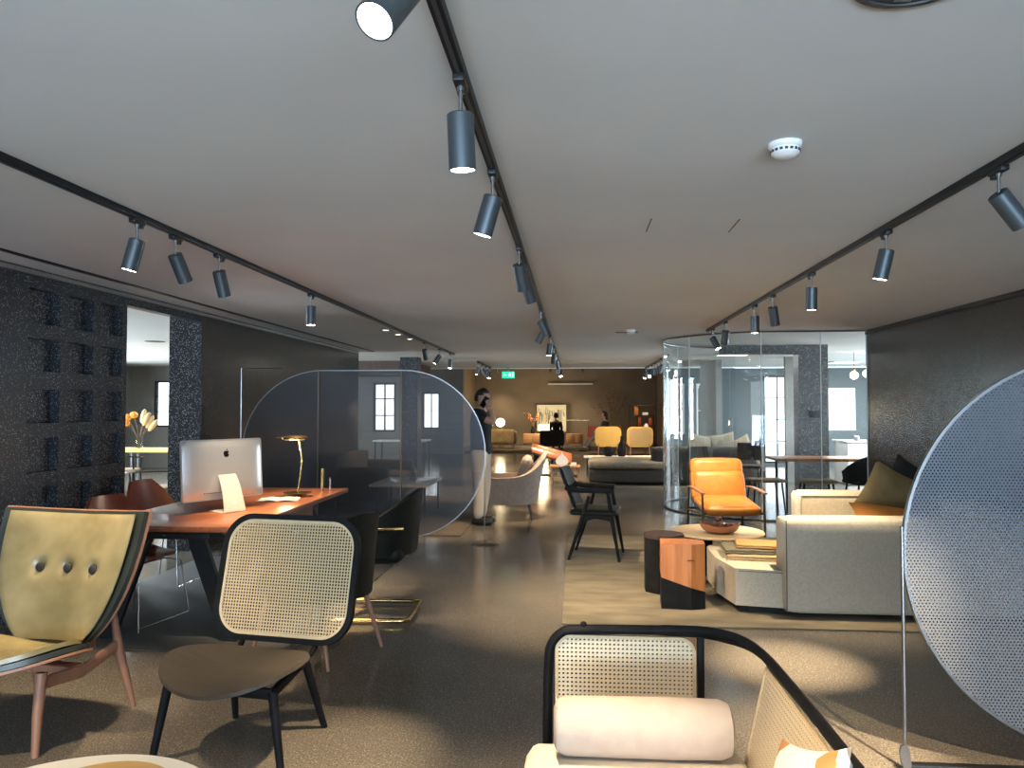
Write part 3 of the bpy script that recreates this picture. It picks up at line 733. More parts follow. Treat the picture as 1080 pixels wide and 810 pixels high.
for sx in (-1,1):
    B().tube([(sx*.255,-.235,.345),(sx*.262,-.26,.17),(sx*.268,-.275,0)],[.024,.021,.015],n=12).out('leg','chair_wood',t)
    B().tube([(sx*.235,.215,.48),(sx*.25,.235,.30),(sx*.285,.30,0)],[.014,.024,.014],n=12).out('leg','chair_wood',t)
    B().tube([(sx*.252,-.245,.30),(sx*.245,0,.27),(sx*.250,.235,.33)],.02,n=10,flat=(.024,.055),up=(0,0,1)).out('side_rail','chair_wood',t)
    B().box((sx*.20,.10,.375),(.03,.05,.07),bev=.006).out('bracket','chair_wood',t)
B().box((0,-.02,.29),(.49,.07,.035),bev=.006).out('cross_rail','chair_wood',t)
B().tube(spline([(-.235,.22,.46),(0,.265,.46),(.235,.22,.46)],6),.012,n=8).out('back_rail','chair_wood',t)

# ================================================================== ROUND TABLE AT THE LOWER LEFT
t=thing('round_coffee_table','round white table top with a golden disc, cut off by the lower left edge','table',(-1.38,1.90,0))
B().lathe([(0,.372),(.40,.372),(.43,.380),(.434,.392),(.43,.400),(0,.400)],n=72).out('table_top','table_white',t)
B().lathe([(0,.4005),(.205,.4005),(.205,.403),(0,.403)],c=(.02,.175,0),n=56).out('inlay_disc','gold_inlay',t)
B().lathe([(.0,0),(.20,0),(.20,.012),(.05,.02),(.035,.05),(.035,.34),(.12,.372),(0,.372)],n=40).out('pedestal','table_white',t)

# ================================================================== CANE SOFA IN THE FOREGROUND
t=thing('cane_sofa','black framed sofa with cane end panel, cut off at the bottom centre','sofa',(0,0,0))
AY=2.775; BX=.615
path=[(-.10,AY,.0),(-.10,AY,.40),(-.095,AY,.58),(-.085,AY,.64),(-.05,AY,.682),(.0,AY,.695),(.2,AY,.70),(.36,AY,.70),(.47,AY-.02,.70),(.56,AY-.10,.70),(.60,AY-.22,.70),(.612,AY-.42,.70),(.618,2.0,.70),(.62,1.5,.70),(.62,1.0,.69),(.615,.82,.66),(.61,.78,.55),(.61,.77,0)]
sp=spline(path,7)
n=len(sp); fl=[]
for p in sp:
    k=0
    if p.z>.66:
        # the rail widens around the rounded corner
        dx=abs(p.x-.52)+abs(p.y-(AY-.08)) if p.y<AY-.001 or p.x>.3 else 9
        k=max(0,1-dx/.42)
    fl.append((.030+.030*k,.030))
B().tube(sp,.015,n=14,flat=fl).out('top_rail','black_wood',t)
def vpanel(mt,w,h,r,cane,fr=.02,name='cane_panel',border=.012):
    B().prism(rrect(w,h,r,8),.005,mt@T(0,0,-.0025)).out(name,cane,t,ang=60)
    B().prism(rrect(w,h,r,8),.012,mt@T(0,0,-.006),hole=rrect(w-2*border,h-2*border,max(r-border,.008),8)).out('cane_border','cane_solid',t)
vpanel(T(.178,AY,.425)@FRONT,.50,.505,.055,'cane_big')
B().box((.445,AY,.345),(.024,.026,.69),bev=.005).out('post','black_wood',t)
B().box((.17,AY,.165),(.55,.026,.03),bev=.005).out('lower_rail','black_wood',t)
# leaning back panel, parallel to the length of the sofa
lean=math.degrees(math.atan2(.10,.44))
mtb=Matrix.Translation((.56,1.70,.455))@Matrix.Rotation(R(lean),4,'Y')@Matrix(((0,0,1,0),(1,0,0,0),(0,1,0,0),(0,0,0,1)))
vpanel(mtb,1.60,.45,.012,'cane_big',name='back_cane_panel',border=.008)
B().box((.505,1.70,.22),(.035,1.66,.035),bev=.006).out('back_lower_rail','black_wood',t)
for x,y in ((.40,2.70),(-.12,.95)): leg((x,y,.20),(x,y,0),.018,.014,'black_wood',t)
B().box((.22,1.72,.20),(.66,1.86,.04),bev=.006).out('seat_frame','black_wood',t)
b=B().soft((.185,1.70,.325),(.68,1.62,.19),.045,puff=.012,n=8); b.out('seat_cushion','cream_fabric',t)
for p in ((.02,AY+.012,.71),): B().ell((.03,AY,.716),(.012,.012,.010)).out('rail_knob','black_wood',t)
# bolster and hide cushion
t=thing('bolster_cushion','pale pink-beige bolster lying on the cane sofa seat','cushion',(.205,2.395,.512),1)
B().lathe([(0,-.272),(.05,-.272),(.076,-.262),(.086,-.235),(.088,-.1),(.089,.1),(.086,.235),(.076,.262),(.05,.272),(0,.272)],n=36,axis='x').out('cover','pink_fabric',t)
B().tube([(-.262,.080*math.cos(a),.080*math.sin(a)) for a in [2*PI*i/30 for i in range(30)]],.0025,n=6,closed=True).out('piping','pink_fabric',t)
b=B(); b.pillow(.40,.40,.11,Matrix.Translation((.475,1.66,.585))@Matrix.Rotation(R(-76),4,'Y')@Matrix.Rotation(R(22),4,'Z'))
tag(b.out('hide_cushion','cow'),'brown and white hide patterned cushion leaning on the cane sofa back','cushion')

# ================================================================== DESK
t=thing('walnut_desk','long walnut desk with dark slanted legs, computer and brass lamp on it','desk',(-2.6,5.72,.0095))
def desktop(y0,y1):
    b=B(); b.box((-.0,(y0+y1)/2,.722),(1.04,y1-y0,.036),bev=.003); return b
desktop(-1.13,-.60).out('leaf','walnut',t); desktop(-.597,1.15).out('table_top','walnut',t)
for sy,yy in ((-1,-1.0),(1,.98)):
    for sx in (-1,1):
        b=B(); vs=[]
        for z,x0,x1 in ((0,.36,.46),(.70,.10,.22)):
            for x in (x0,x1):
                for dy in (-.018,.018): vs.append((sx*x-.0,yy+dy,z))
        b._add(vs,[(0,1,3,2),(4,6,7,5),(0,4,5,1),(2,3,7,6),(0,2,6,4),(1,5,7,3)]); b.out('leg','black_metal',t)
B().box((0,0,.685),(.34,2.0,.03),bev=.004).out('under_frame','black_metal',t)
B().box((.30,-.1,.64),(.34,.9,.10),bev=.006).out('drawer_box','walnut_edge',t)
for sy in (-1.0,.98): B().box((0,sy,.66),(.50,.04,.04),bev=.004).out('cross_bar','black_metal',t)
# computer
t=thing('desktop_computer','silver desktop computer seen from behind on the walnut desk','computer',(-2.54,5.32,.750),58)
CW,CH=.65,.43
mt=T(0,0,.085+CH/2)@T(rx=-4)@FRONT
b=B(); N=16; vs=[];fs=[]
def comp(u,v):
    k=(1-u**2)*(1-v**2); return Vector((u*CW/2,-.006-.026*max(k,0)**.55,v*CH/2))
# housing: bulging aluminium back + flat glass front. local -Y is the back of the display, seen by the viewer
b.prism(rrect(CW,CH,.02,5),.008,mt@T(0,0,-.004),bev=.002)
for i in range(N+1):
    for j in range(N+1):
        u=-1+2*i/N; v=-1+2*j/N; k=max((1-u**4)*(1-v**4),0)
        vs.append(mt@Vector((u*(CW/2-.012),v*(CH/2-.012),.004+.026*k**.5)))
for i in range(N):
    for j in range(N): fs.append((i*(N+1)+j,(i+1)*(N+1)+j,(i+1)*(N+1)+j+1,i*(N+1)+j+1))
b._add(vs,fs); hs=b.out('housing','alu',t)
B().prism(rrect(CW-.012,CH-.012,.016,5),.002,mt@T(0,0,-.006)).out('display','screen_glass',t)
ports=B()
for k in range(9): ports.box(tuple((mt@Vector((-.165+.019*k,-.165,.0265))))[:3],(.010 if k<8 else .007,.003,.006 if k<8 else .009),rot=(R(-4),0,0))
ports.out('ports','plastic_dark',t)
# apple emblem: body with bite and leaf
def emblem():
    body=[(0,.0165),(.006,.0185),(.012,.0180),(.0165,.0150),(.0175,.0125),(.0138,.0095),(.0122,.0050),(.0128,.0005),(.0155,-.0035),(.0185,-.0052),(.0165,-.0110),(.0130,-.0165),(.0090,-.0205),(.0050,-.0205),(0,-.0188),(-.0050,-.0205),(-.0090,-.0205),(-.0130,-.0165),(-.0165,-.0105),(-.0185,-.0040),(-.0190,.0030),(-.0178,.0100),(-.0145,.0155),(-.0095,.0183),(-.0045,.0182)]
    leaf=[(.0005,.0210),(.0012,.0262),(.0048,.0305),(.0086,.0322),(.0086,.0282),(.0058,.0238)]
    b=B(); m2=mt@T(.012,.108,.0288)
    b.prism([(x*1.15,y*1.15) for x,y in body],.0022,m2); b.prism([(x*1.15,y*1.15) for x,y in leaf],.0022,m2); return b
emblem().out('emblem','screen_glass',t)
st=B()
def stf(u,v):
    w=.095*(1-.25*v)/1 if v>0 else .095
    pth=[Vector((0,-.165,.004)),Vector((0,-.150,.012)),Vector((0,-.115,.10)),Vector((0,-.07,.20)),Vector((0,-.035,.262))]
    q=SPL[min(int(v*(len(SPL)-1)),len(SPL)-1)]; return Vector((u*w/1.0*.95,q.y,q.z))
SPL=spline([(0,-.155,.006),(0,-.150,.030),(0,-.128,.110),(0,-.096,.190),(0,-.050,.262)],6)
def stf(u,v):
    q=SPL[min(int(round(v*(len(SPL)-1))),len(SPL)-1)]; return Vector((u*(.088-.020*v),q.y,q.z))
st.sheet(stf,6,len(SPL)-1,.009); st.prism(rrect(.176,.19,.01,4),.006,T(0,-.060,.0005)); st.out('stand','alu_white',t)
q=SPL[9]
B().cyl((0,q.y-.007,q.z),(0,q.y+.003,q.z),.019,n=24).out('cable_hole','paper',t)
# brass lamp
t=thing('desk_lamp','slim brass desk lamp with bent stem and round head on walnut desk','lamp',(-2.31,6.20,.750))
B().lathe([(0,0),(.085,0),(.085,.008),(.03,.014),(.012,.022),(0,.022)],n=36).out('base','brass',t)
B().lathe([(.115,.0165),(.118,.020),(.115,.0235),(.108,.020)],c=(0.0,0.0,.012),n=36).out('base_ring','brass',t)
B().tube([(.0,0,.015),(.035,0,.29),(.01,0,.485)],.0075,n=10).out('stem','brass',t)
B().ell((.035,0,.29),(.011,.011,.011)).out('joint','brass',t)
B().lathe([(0,.475),(.085,.475),(.105,.480),(.108,.492),(.10,.503),(.05,.510),(0,.511)],c=(-.03,0,0),n=36).out('lamp_head','brass',t)
B().lathe([(0,.472),(.08,.472),(.08,.476),(0,.476)],c=(-.03,0,0),n=30).out('diffuser','lamp_white2',t)
B().tube([(-.145,0,.49),(-.185,0,.49)],.005,n=8).out('switch','brass',t)
l=bpy.data.lights.new('lamp_bulb','POINT'); l.energy=8; l.color=(1,.62,.32); l.shadow_soft_size=.05; lo=bpy.data.objects.new('lamp_bulb',l); COL.objects.link(lo); lo.location=(-2.34,6.20,1.17)
t=thing('open_magazine','pale magazine with small printed picture on the desk before lamp','magazine',(-2.36,5.93,.750),14)
b=B()
for s in (-1,1): b.sheet(lambda u,v,s=s:Vector((s*.003+s*v*.15,u*.11,.008+.008*math.sin(PI*min(v*1.3,1)))),8,8,.006)
b.out('pages','paper',t); B().box((.078,.0,.0185),(.10,.13,.0015)).out('cover_picture','paper_dark',t)
tag(B().cyl((-2.24,6.62,.750),(-2.24,6.62,.95),.012,n=12).out('brass_tube','brass'),'small upright brass tube near the far desk edge','ornament')
tag(B().cyl((-2.17,6.62,.750),(-2.17,6.62,.87),.009,n=12).out('silver_tube','chrome'),'small upright silver tube beside the brass tube on desk','ornament')

# ================================================================== OXBLOOD SHELL CHAIRS
def oxblood(loc,rz,label):
    t=thing('leather_shell_chair',label,'chair',loc,rz,group=None)
    def sh(u,v):
        # front is -Y : seat then back, one continuous curve
        if v<.5:
            k=v/.5; y=-.24+.42*k; z=.455-.03*math.sin(PI*k)+.02*(1-k); w=.235-.02*(1-k)**2*4*.5
            w=.245*math.sqrt(max(1-(1-k)**3*.85,.05)); z+=.05*u*u*k
        else:
            k=(v-.5)/.5; a=k*R(78); y=.18+.05*math.sin(a)+.07*k*k; z=.455+.06*(1-math.cos(a))+.28*k*k+.08*k; w=.245+.07*math.sin(PI*min(k*1.05,1))**1
            w*=math.sqrt(max(1-max(0,k-.55)**3*7.5,.12)); y-=.10*u*u*math.sin(PI*min(k*.9,1)); z+=.0
        return Vector((u*w,y,z))
    B().sheet(sh,18,30,.022).out('seat_shell','red_leather',t)
    for sx in (-1,1):
        B().tube([(sx*.12,-.12,.425),(sx*.20,-.20,.40),(sx*.24,-.245,.008)],.006,n=8).out('leg','chrome',t)
        B().tube([(sx*.12,.10,.425),(sx*.18,.16,.40),(sx*.23,.235,.008)],.006,n=8).out('leg','chrome',t)
    B().tube([(-.12,-.12,.425),(.12,-.12,.425)],.008,n=8).tube([(-.12,.10,.425),(.12,.10,.425)],.008,n=8).out('under_frame','chrome',t)
    B().tube([(-.238,-.24,.03),(.238,-.24,.03)],.004,n=8).out('foot_rod','chrome',t)
    return t
ch=oxblood((-3.04,5.08,.0095),78,'near oxblood leather shell chair with chrome legs tucked left of the desk')
dup(ch,(-3.44,6.22,.0095),86,'oxblood leather shell chair farther along the left side of the desk')

# ================================================================== BLACK ARMCHAIRS AT THE DESK
def tub(t,mat,w=.30,d=.28,z0=.30,zb=.84,za=.66,th=.035):
    """wrap-around shell, front at -Y"""
    def fn(u,v):
        a=u*R(118); x=w*math.sin(a)*1.02; y=.03+d*math.cos(a)
        if abs(a)>R(90): y=.03+d*math.cos(a)*1.0; x=math.copysign(w*1.02,x)*(1-.02*(abs(a)-R(90)))
        k=max(0,math.cos(a/1.35)); top=za+(zb-za)*k**1.6
        fl=1+.10*v
        return Vector((x*fl,y*(1+.16*v*k)+.0,z0+(top-z0)*v-.0))
    B().sheet(fn,34,12,th).out('back_shell',mat,t)
t=thing('black_armchair','black upholstered armchair with tapered brown wood legs at the desk','chair',(-1.57,4.56,.0095),-112)
tub(t,'black_leather',zb=.86,za=.70,z0=.36)
B().soft((0,-.02,.43),(.52,.50,.13),.05,puff=.012).out('seat_cushion','black_leather',t)
for sx in (-1,1):
    leg((sx*.20,-.20,.38),(sx*.25,-.29,0),.017,.010,'chair_wood',t); leg((sx*.20,.19,.38),(sx*.25,.30,0),.017,.010,'chair_wood',t)
    B().ell((sx*.305,-.12,.655),(.022,.035,.030)).out('arm_cap','brass',t)
t=thing('cantilever_armchair','black armchair with bent brass tube cantilever base at far desk side','chair',(-1.44,5.44,.0095),-88)
tub(t,'black_leather',w=.275,d=.25,zb=.90,za=.64,z0=.45)
B().soft((0,-.02,.455),(.50,.50,.11),.045,puff=.012).out('seat_cushion','black_leather',t)
B().tube(spline([(-.29,-.22,.64),(-.30,-.27,.62),(-.30,-.29,.55),(-.285,-.29,.10),(-.28,-.26,.028),(-.275,-.15,.019),(-.27,.20,.019),(-.25,.265,.019),(-.20,.285,.019),(.20,.285,.019),(.25,.265,.019),(.27,.20,.019),(.275,-.15,.019),(.28,-.26,.028),(.285,-.29,.10),(.30,-.29,.55),(.30,-.27,.62),(.29,-.22,.64)],5),.0175,n=12).out('cantilever_frame','brass',t)
for sx in (-1,1):
    B().tube(spline([(sx*.29,-.24,.645),(sx*.31,.10,.65),(sx*.30,.26,.655)],5),.013,n=10).out('arm_tube','brass',t)
    B().tube([(sx*.285,-.285,.40),(sx*.18,-.18,.40)],.011,n=8).out('seat_bracket','brass',t)

# ================================================================== PERFORATED SCREENS
t=thing('perforated_screen','wide rounded dark perforated metal screen standing behind the desk','room divider',(-2.36,8.30,0))
sw,shh=2.77,1.86
mt=T(0,0,.98)@FRONT
o=rrect(sw,shh,.925,24)
B().prism(o,.003,mt@T(0,0,-.0015)).out('mesh_panel','mesh_grey',t,ang=60)
B().prism(o,.014,mt@T(0,0,-.007),hole=rrect(sw-.02,shh-.02,.915,24)).out('rim','steel',t)
for x,nm in ((-.50,'post'),(.445,'post')): B().cyl((x,-.018,.012),(x,-.018,1.90),.009,n=12).out(nm,'bronze',t)
B().cyl((-1.40,0,.012),(-1.40,0,1.935),.006,n=8).out('side_rod','steel',t)
B().tube([(-1.40,0,1.935),(-.9,0,1.935)],.004,n=8).out('top_rod','steel',t)
B().cyl((1.375,0,.012),(1.375,0,1.10),.0065,n=8).out('side_rod','steel',t)
for x,fr in ((-1.40,.10),(-.5,.155),(.445,.155),(1.375,.155)): B().lathe([(0,0),(fr,0),(fr,.006),(fr-.005,.009),(.015,.012),(.012,.05),(0,.05)],c=(x,0.0,0),n=36).out('foot_plate','bronze',t)
t=thing('perforated_screen','pale circular perforated metal screen cut off by the right edge','room divider',(2.19,3.32,0))
rr=.825
mt=T(0,0,.90)@FRONT
B().prism(circ(rr,96),.003,mt@T(0,0,-.0015)).out('mesh_panel','mesh_pale',t,ang=60)
B().prism(circ(rr,96),.022,mt@T(0,0,-.011),hole=circ(rr-.012,96)).out('rim','steel',t)
B().cyl((-rr-.004,-.012,.03),(-rr-.004,-.012,1.0),.0075,n=10).out('side_rod','steel',t)
B().cyl((rr+.004,-.012,.03),(rr+.004,-.012,1.0),.0075,n=10).out('side_rod','steel',t)
for sx in (-1,1):
    B().prism([(0.000,.11),(-.022,.10),(-.028,.07),(-.020,.03),(-.008,0),(.016,0),(.018,.03),(.012,.08)],.012,T(sx*(rr+.004)+(.0),-.022,.0)@FRONT@T(0,0,-.006),bev=.003).out('foot_plate','steel',t)
B().box((0,.0,.012),(2*rr,.04,.018),bev=.004).out('base_bar','black_metal',t)

# ================================================================== CREAM SOFA ON THE RUG
t=thing('corner_sofa','large cream linen corner sofa with low chaise end on the rug','sofa',(0,0,.013))
def so(name,c,d,bev=.03,puff=.006,mat='sofa_fabric',n=7): return B().soft(c,d,bev,puff=puff,n=n).out(name,mat,t)
# chaise end with a slanted left side
b=B(); ol=[(1.46,5.60),(1.16,5.66),(1.09,6.05),(1.10,6.50),(1.14,6.60),(1.95,6.60),(1.95,5.60)]
def taperpr(ol,z0,z1):
    b=B(); b.prism(ol,z1-z0,T(0,0,z0),bev=.035); return b
taperpr(ol,.05,.315).out('chaise_base','sofa_fabric',t,ang=24)
so('near_backrest',(2.36,5.66,.36),(1.76,.27,.66),.035)
so('far_armrest',(2.62,7.38,.36),(1.12,.24,.67),.045)
so('seat_base',(2.60,6.50,.17),(1.30,1.46,.26),.03)
so('seat_cushion',(2.56,6.50,.395),(1.06,1.42,.20),.05,puff=.018)
so('rear_backrest',(3.18,6.52,.37),(.26,1.98,.68),.04)
for nm,p in (('piping',[(1.487,5.521,.05),(1.487,5.521,.685)]),): B().tube(p,.0035,n=6).out(nm,'seam',t)
B().tube([(1.18,5.642,.30),(1.475,5.592,.30)],.0035,n=6).out('piping','seam',t)
B().box((2.2,6.5,.028),(1.9,1.7,.05)).box((1.50,6.1,.028),(.62,.85,.05)).out('plinth','black_fabric',t)
B().tube([(2.09,7.256,.10),(2.09,7.256,.66),(3.0,7.256,.66)],.004,n=6).out('piping','seam',t)
# cushions on it
b=B(); b.pillow(.46,.46,.17,T(2.66,6.72,.745)@Matrix.Rotation(R(28),4,'Y')@FRONT)
tag(b.out('scatter_cushion','olive_cushion'),'large olive brown cushion standing on the cream sofa','cushion')
b=B(); b.pillow(.46,.48,.13,T(2.88,6.86,.77)@Matrix.Rotation(R(30),4,'Y')@FRONT)
tag(b.out('scatter_cushion','black_fabric'),'black cushion behind the olive brown cushion on cream sofa','cushion')
b=B(); b.pillow(.62,.40,.13,T(2.50,6.22,.60)@T(rx=24,ry=8,rz=-6))
tag(b.out('scatter_cushion','orange_fabric'),'bright orange suede cushion lying flat on the cream sofa','cushion')
# folded throws
def fold(mat,label,c,w,d,h,rz,fr=0,n=2):
    t=thing('folded_throw',label,'blanket',c,rz)
    b=B()
    for k in range(n):
        hh=h/n; z=hh*(k+.5)
        pts=[]
        b.soft((0.004*k,-.004*k,z),(w-.008*k,d-.01*k,hh*1.02),hh*.48,puff=.002,n=6)
    b.out('fold',mat,t)
    if fr:
        f=B(); r2=random.Random(3)
        for k in range(fr):
            x=-w/2+w*k/(fr-1); f.tube([(x,-d/2+.01,h*.3),(x+r2.uniform(-.008,.008),-d/2-.018,h*.18),(x+r2.uniform(-.012,.012),-d/2-.034,.004)],.0022,n=5)
        f.out('fringe',mat,t)
    return t
fold('throw_tan','bottom folded tan throw with fringe on the sofa chaise',(1.39,6.12,.331),.42,.38,.034,-8,22)
fold('throw_grey','grey green folded throw in the middle of the stack on the chaise',(1.37,6.16,.370),.42,.36,.034,-4,0)
fold('throw_ochre','ochre folded throw on top of the stack on the chaise',(1.43,6.13,.409),.34,.28,.030,-10,0)

# ================================================================== STUMP TABLES
t=thing('stump_table','dark brown octagonal stump side table left of the wooden block','side table',(.72,6.28,.013),0)
ol=[(.165*math.cos(R(22.5+45*i)),.165*math.sin(R(22.5+45*i))) for i in range(8)]
B().prism(ol,.43,bev=.006).out('body','black_wood',t,ang=25); B().prism([(x*1.01,y*1.01) for x,y in ol],.028,T(0,0,.431),bev=.005).out('top','dark_wood',t,ang=25)
t=thing('block_table','orange wood faceted block side table with black slanted lower half','side table',(.80,5.82,.013),0)
fp=[(-.165,-.11),(.05,-.135),(.155,-.10),(.17,.06),(.05,.14),(-.15,.12)]
def cut(x): return .175-.32*x   # slanted joint height
def blockpart(lo,hi):
    b=B(); n=len(fp); vs=[(x,y,lo(x)) for x,y in fp]+[(x,y,hi(x)) for x,y in fp]
    b._add(vs,[tuple(range(n-1,-1,-1)),tuple(range(n,2*n))]+[(i,(i+1)%n,n+(i+1)%n,n+i) for i in range(n)]); return b
blockpart(lambda x:0,cut).out('black_base','black_wood',t,ang=20); blockpart(lambda x:cut(x)+.0005,lambda x:.475).out('wood_top','orange_wood',t,ang=20)
B().prism(rrect(.05,.008,.003,3),.002,T(.045,-.1365,.36,rz=3)@FRONT).out('maker_mark','dark_wood',t)

# ================================================================== ROUND TABLE AND BOWL
t=thing('round_coffee_table','round pale oak coffee table holding the wooden bowl','table',(1.26,6.90,.013))
B().lathe([(0,.362),(.38,.362),(.40,.368),(.405,.378),(.40,.386),(0,.386)],n=72).out('table_top','oak',t)
for a in (20,110,200,290):
    B().box((.22*math.cos(R(a)),.22*math.sin(R(a)),.181),(.20,.05,.362),bev=.006,rot=(0,0,R(a))).out('leg','black_wood',t)
t=thing('wooden_bowl','reddish wooden bowl of dark balls on the oak table','bowl',(1.26,6.78,.3995),-8)
def bowlfn(u,v):
    a=u*PI; r=.03+.115*math.sin(v*PI/2)**.8; z=.006+.075*v*v+.012*math.cos(2*a)*v
    return Vector((r*1.15*math.cos(a),r*.9*math.sin(a),z))
b=B(); b.sheet(bowlfn,36,10,.009); b.cyl((0,0,.001),(0,0,.008),.05,n=24); b.out('bowl','bowl_wood',t)
for x,y,z,r in ((-.052,.0,.060,.040),(.036,.012,.060,.038),(-.004,-.046,.062,.026),(-.008,.020,.118,.032),(.098,-.012,.064,.022)):
    tag(B().ell((1.26+x,6.78+y,.4+z),(r,r,r*.9)).out('dark_ball','ball_wood'),None,'ornament')
balls=[o for o in COL.objects if o.name.startswith('dark_ball')]
for o,l in zip(balls,('dark glossy ball at the left in the wooden bowl','dark glossy ball at the right in the wooden bowl','small dark ball at the front of the wooden bowl','dark ball topmost in the wooden bowl','smallest dark ball at the right rim of the bowl')): o['label']=l

# ================================================================== AMBER LOUNGE CHAIR
t=thing('leather_lounge_chair','amber leather lounge chair with dark frame before the curved glass','armchair',(1.80,9.36,0),4)
b=B().soft((0,-.08,.325),(.64,.66,.11),.05,puff=.02,n=9,rot=(R(6),0,0)); b.out('seat_cushion','orange_leather',t)
b=B().soft((0,.325,.50),(.64,.13,.42),.055,puff=.022,n=9,rot=(R(-19),0,0)); b.out('back_cushion','orange_leather',t)
b=B().soft((0,.415,.735),(.64,.12,.22),.05,puff=.012,n=9,rot=(R(-17),0,0)); b.out('head_cushion','orange_leather',t)
tu=B()
for k in range(5): tu.ell((-.22+.11*k,.325,.645),(.014,.010,.008))
tu.out('tufting','dark_wood',t)
for sx in (-1,1):
    B().tube(spline([(sx*.355,-.40,0),(sx*.355,-.385,.30),(sx*.355,-.37,.50)],4),.013,n=10).out('leg','dark_wood',t)
    B().tube([(sx*.345,.46,0),(sx*.34,.40,.40),(sx*.33,.47,.80)],.013,n=10).out('leg','dark_wood',t)
    B().tube(spline([(sx*.36,-.42,.50),(sx*.37,-.15,.515),(sx*.365,.15,.52),(sx*.34,.40,.50)],5),.02,n=10,flat=(.05,.018),up=(0,0,1)).out('armrest','chair_wood',t)
    B().tube([(sx*.355,-.39,.27),(sx*.345,.40,.21)],.014,n=8).out('side_rail','dark_wood',t)
B().tube([(-.355,-.36,.262),(.355,-.36,.262)],.013,n=8).out('front_rail','dark_wood',t)
B().tube([(-.34,.40,.23),(.34,.40,.23)],.013,n=8).out('rear_rail','dark_wood',t)
# ================================================================== BEIGE ARMCHAIR
t=thing('wing_armchair','mauve beige armchair with sweeping arms and high back beside the perforated screen','armchair',(-.93,10.42,0),-86)
def wing(u,v):
    a=u*R(125); k=max(0,math.cos(a/1.39)); x=.37*math.sin(a); y=.04+.36*math.cos(a)
    if abs(a)>R(90): x=math.copysign(.37,x)*(1-.05*(abs(a)-R(90))); y=.04-.40*(abs(a)-R(90))/R(35)
    top=.555+.34*k**5; z=.20+(top-.20)*v
    fl=1+.05*v; return Vector((x*fl,y+(.14*v**1.5*k**2),z))
B().sheet(wing,36,14,.055).out('back_shell','beige_fabric',t)
B().soft((0,-.06,.36),(.60,.72,.20),.06,puff=.02).out('seat_cushion','beige_fabric',t)
B().soft((0,.24,.60),(.50,.14,.44),.06,puff=.02,rot=(R(-16),0,0)).out('back_cushion','beige_fabric',t)
for sx in (-1,1):
    leg((sx*.24,-.32,.24),(sx*.27,-.36,0),.014,.009,'black_metal',t); leg((sx*.24,.28,.24),(sx*.27,.34,0),.014,.009,'black_metal',t)

# ================================================================== BLACK TIMBER CHAIR
t=thing('wooden_armchair','black wooden armchair with splayed A-shaped legs at the rug edge','chair',(.19,7.66,.0135),82)
# front at -Y (turned to the right)
def bk(u,v):
    return Vector((u*(.235+.02*v),.20+.14*v-.05*u*u,.50+.375*v))
B().sheet(bk,14,12,.022).out('backrest','black_wood',t)
B().soft((0,-.02,.455),(.50,.46,.05),.022,puff=.008).out('seat','black_leather',t)
for sx in (-1,1):
    B().tube([(sx*.215,-.16,.66),(sx*.235,-.20,.40),(sx*.25,-.27,0.0)],[.018,.022,.014],n=10).out('leg','black_wood',t)
    B().tube([(sx*.235,.02,.62),(sx*.245,.10,.36),(sx*.255,.22,0.0)],[.016,.022,.014],n=10).out('leg','black_wood',t)
    B().tube(spline([(sx*.215,-.19,.67),(sx*.24,-.02,.675),(sx*.245,.14,.675),(sx*.235,.25,.70)],5),.02,n=10,flat=(.055,.05),up=(0,0,1)).out('armrest','black_wood',t)
    B().tube(spline([(sx*.24,-.20,.40),(sx*.245,-.04,.425),(sx*.245,.10,.38)],5),.018,n=8,flat=(.025,.05),up=(0,0,1)).out('side_rail','black_wood',t)
B().box((0,-.19,.41),(.46,.025,.045),bev=.005).out('front_rail','black_wood',t)
B().box((0,.10,.39),(.47,.025,.04),bev=.005).out('rear_rail','black_wood',t)

# ================================================================== DARK DAYBED SOFA
t=thing('daybed_sofa','long dark taupe sofa with open chaise end beyond the wooden table','sofa',(0,0,0))
def sd(name,c,d,bev=.03,puff=.01,mat='dark_sofa'): return B().soft(c,d,bev,puff=puff).out(name,mat,t)
sd('base',(1.05,15.15,.17),(1.55,1.0,.24)); sd('seat_cushion',(1.03,15.13,.39),(1.5,1.0,.17),.06,.02,'taupe_fabric')
sd('backrest',(2.45,14.78,.40),(1.95,.26,.66),.04); sd('base',(2.7,15.4,.17),(1.9,1.0,.24)); sd('seat_cushion',(2.7,15.45,.40),(1.7,.95,.18),.05,.02,'taupe_fabric')
B().box((1.9,15.2,.025),(2.9,.8,.05)).out('plinth','black_fabric',t)
for i,(x,z,rz,sz,m,l) in enumerate([(2.42,.74,-12,.50,'taupe_fabric','leftmost of three taupe cushions on the dark sofa behind glass'),(2.86,.74,10,.54,'taupe_fabric','middle of three taupe cushions on the dark sofa behind glass'),(3.22,.70,24,.46,'taupe_fabric','rightmost of three taupe cushions on the dark sofa behind glass')]):
    b=B(); b.pillow(sz,sz*.9,.16,T(x,15.05,z)@T(rx=-12)@FRONT@T(rz=rz)); tag(b.out('sofa_cushion',m),l,'cushion',group=None)
t=thing('sofa_table','long low table with pale top behind the dark sofa, carrying vases','table',(.95,16.9,0))
B().box((.0,0,.395),(1.5,.55,.03),bev=.005).out('table_top','table_white',t)
for x in (-.68,.68):
    for y in (-.22,.22): leg((x,y,.38),(x,y,0),.018,.014,'black_metal',t)
tag(B().lathe([(0,0),(.07,0),(.09,.05),(.095,.15),(.075,.26),(.035,.33),(.028,.42),(.034,.44),(.026,.44),(0,.43)],c=(1.03,16.85,.411)).out('tall_vase','black_vase'),'tall dark bottle vase on the pale table behind dark sofa','vase')
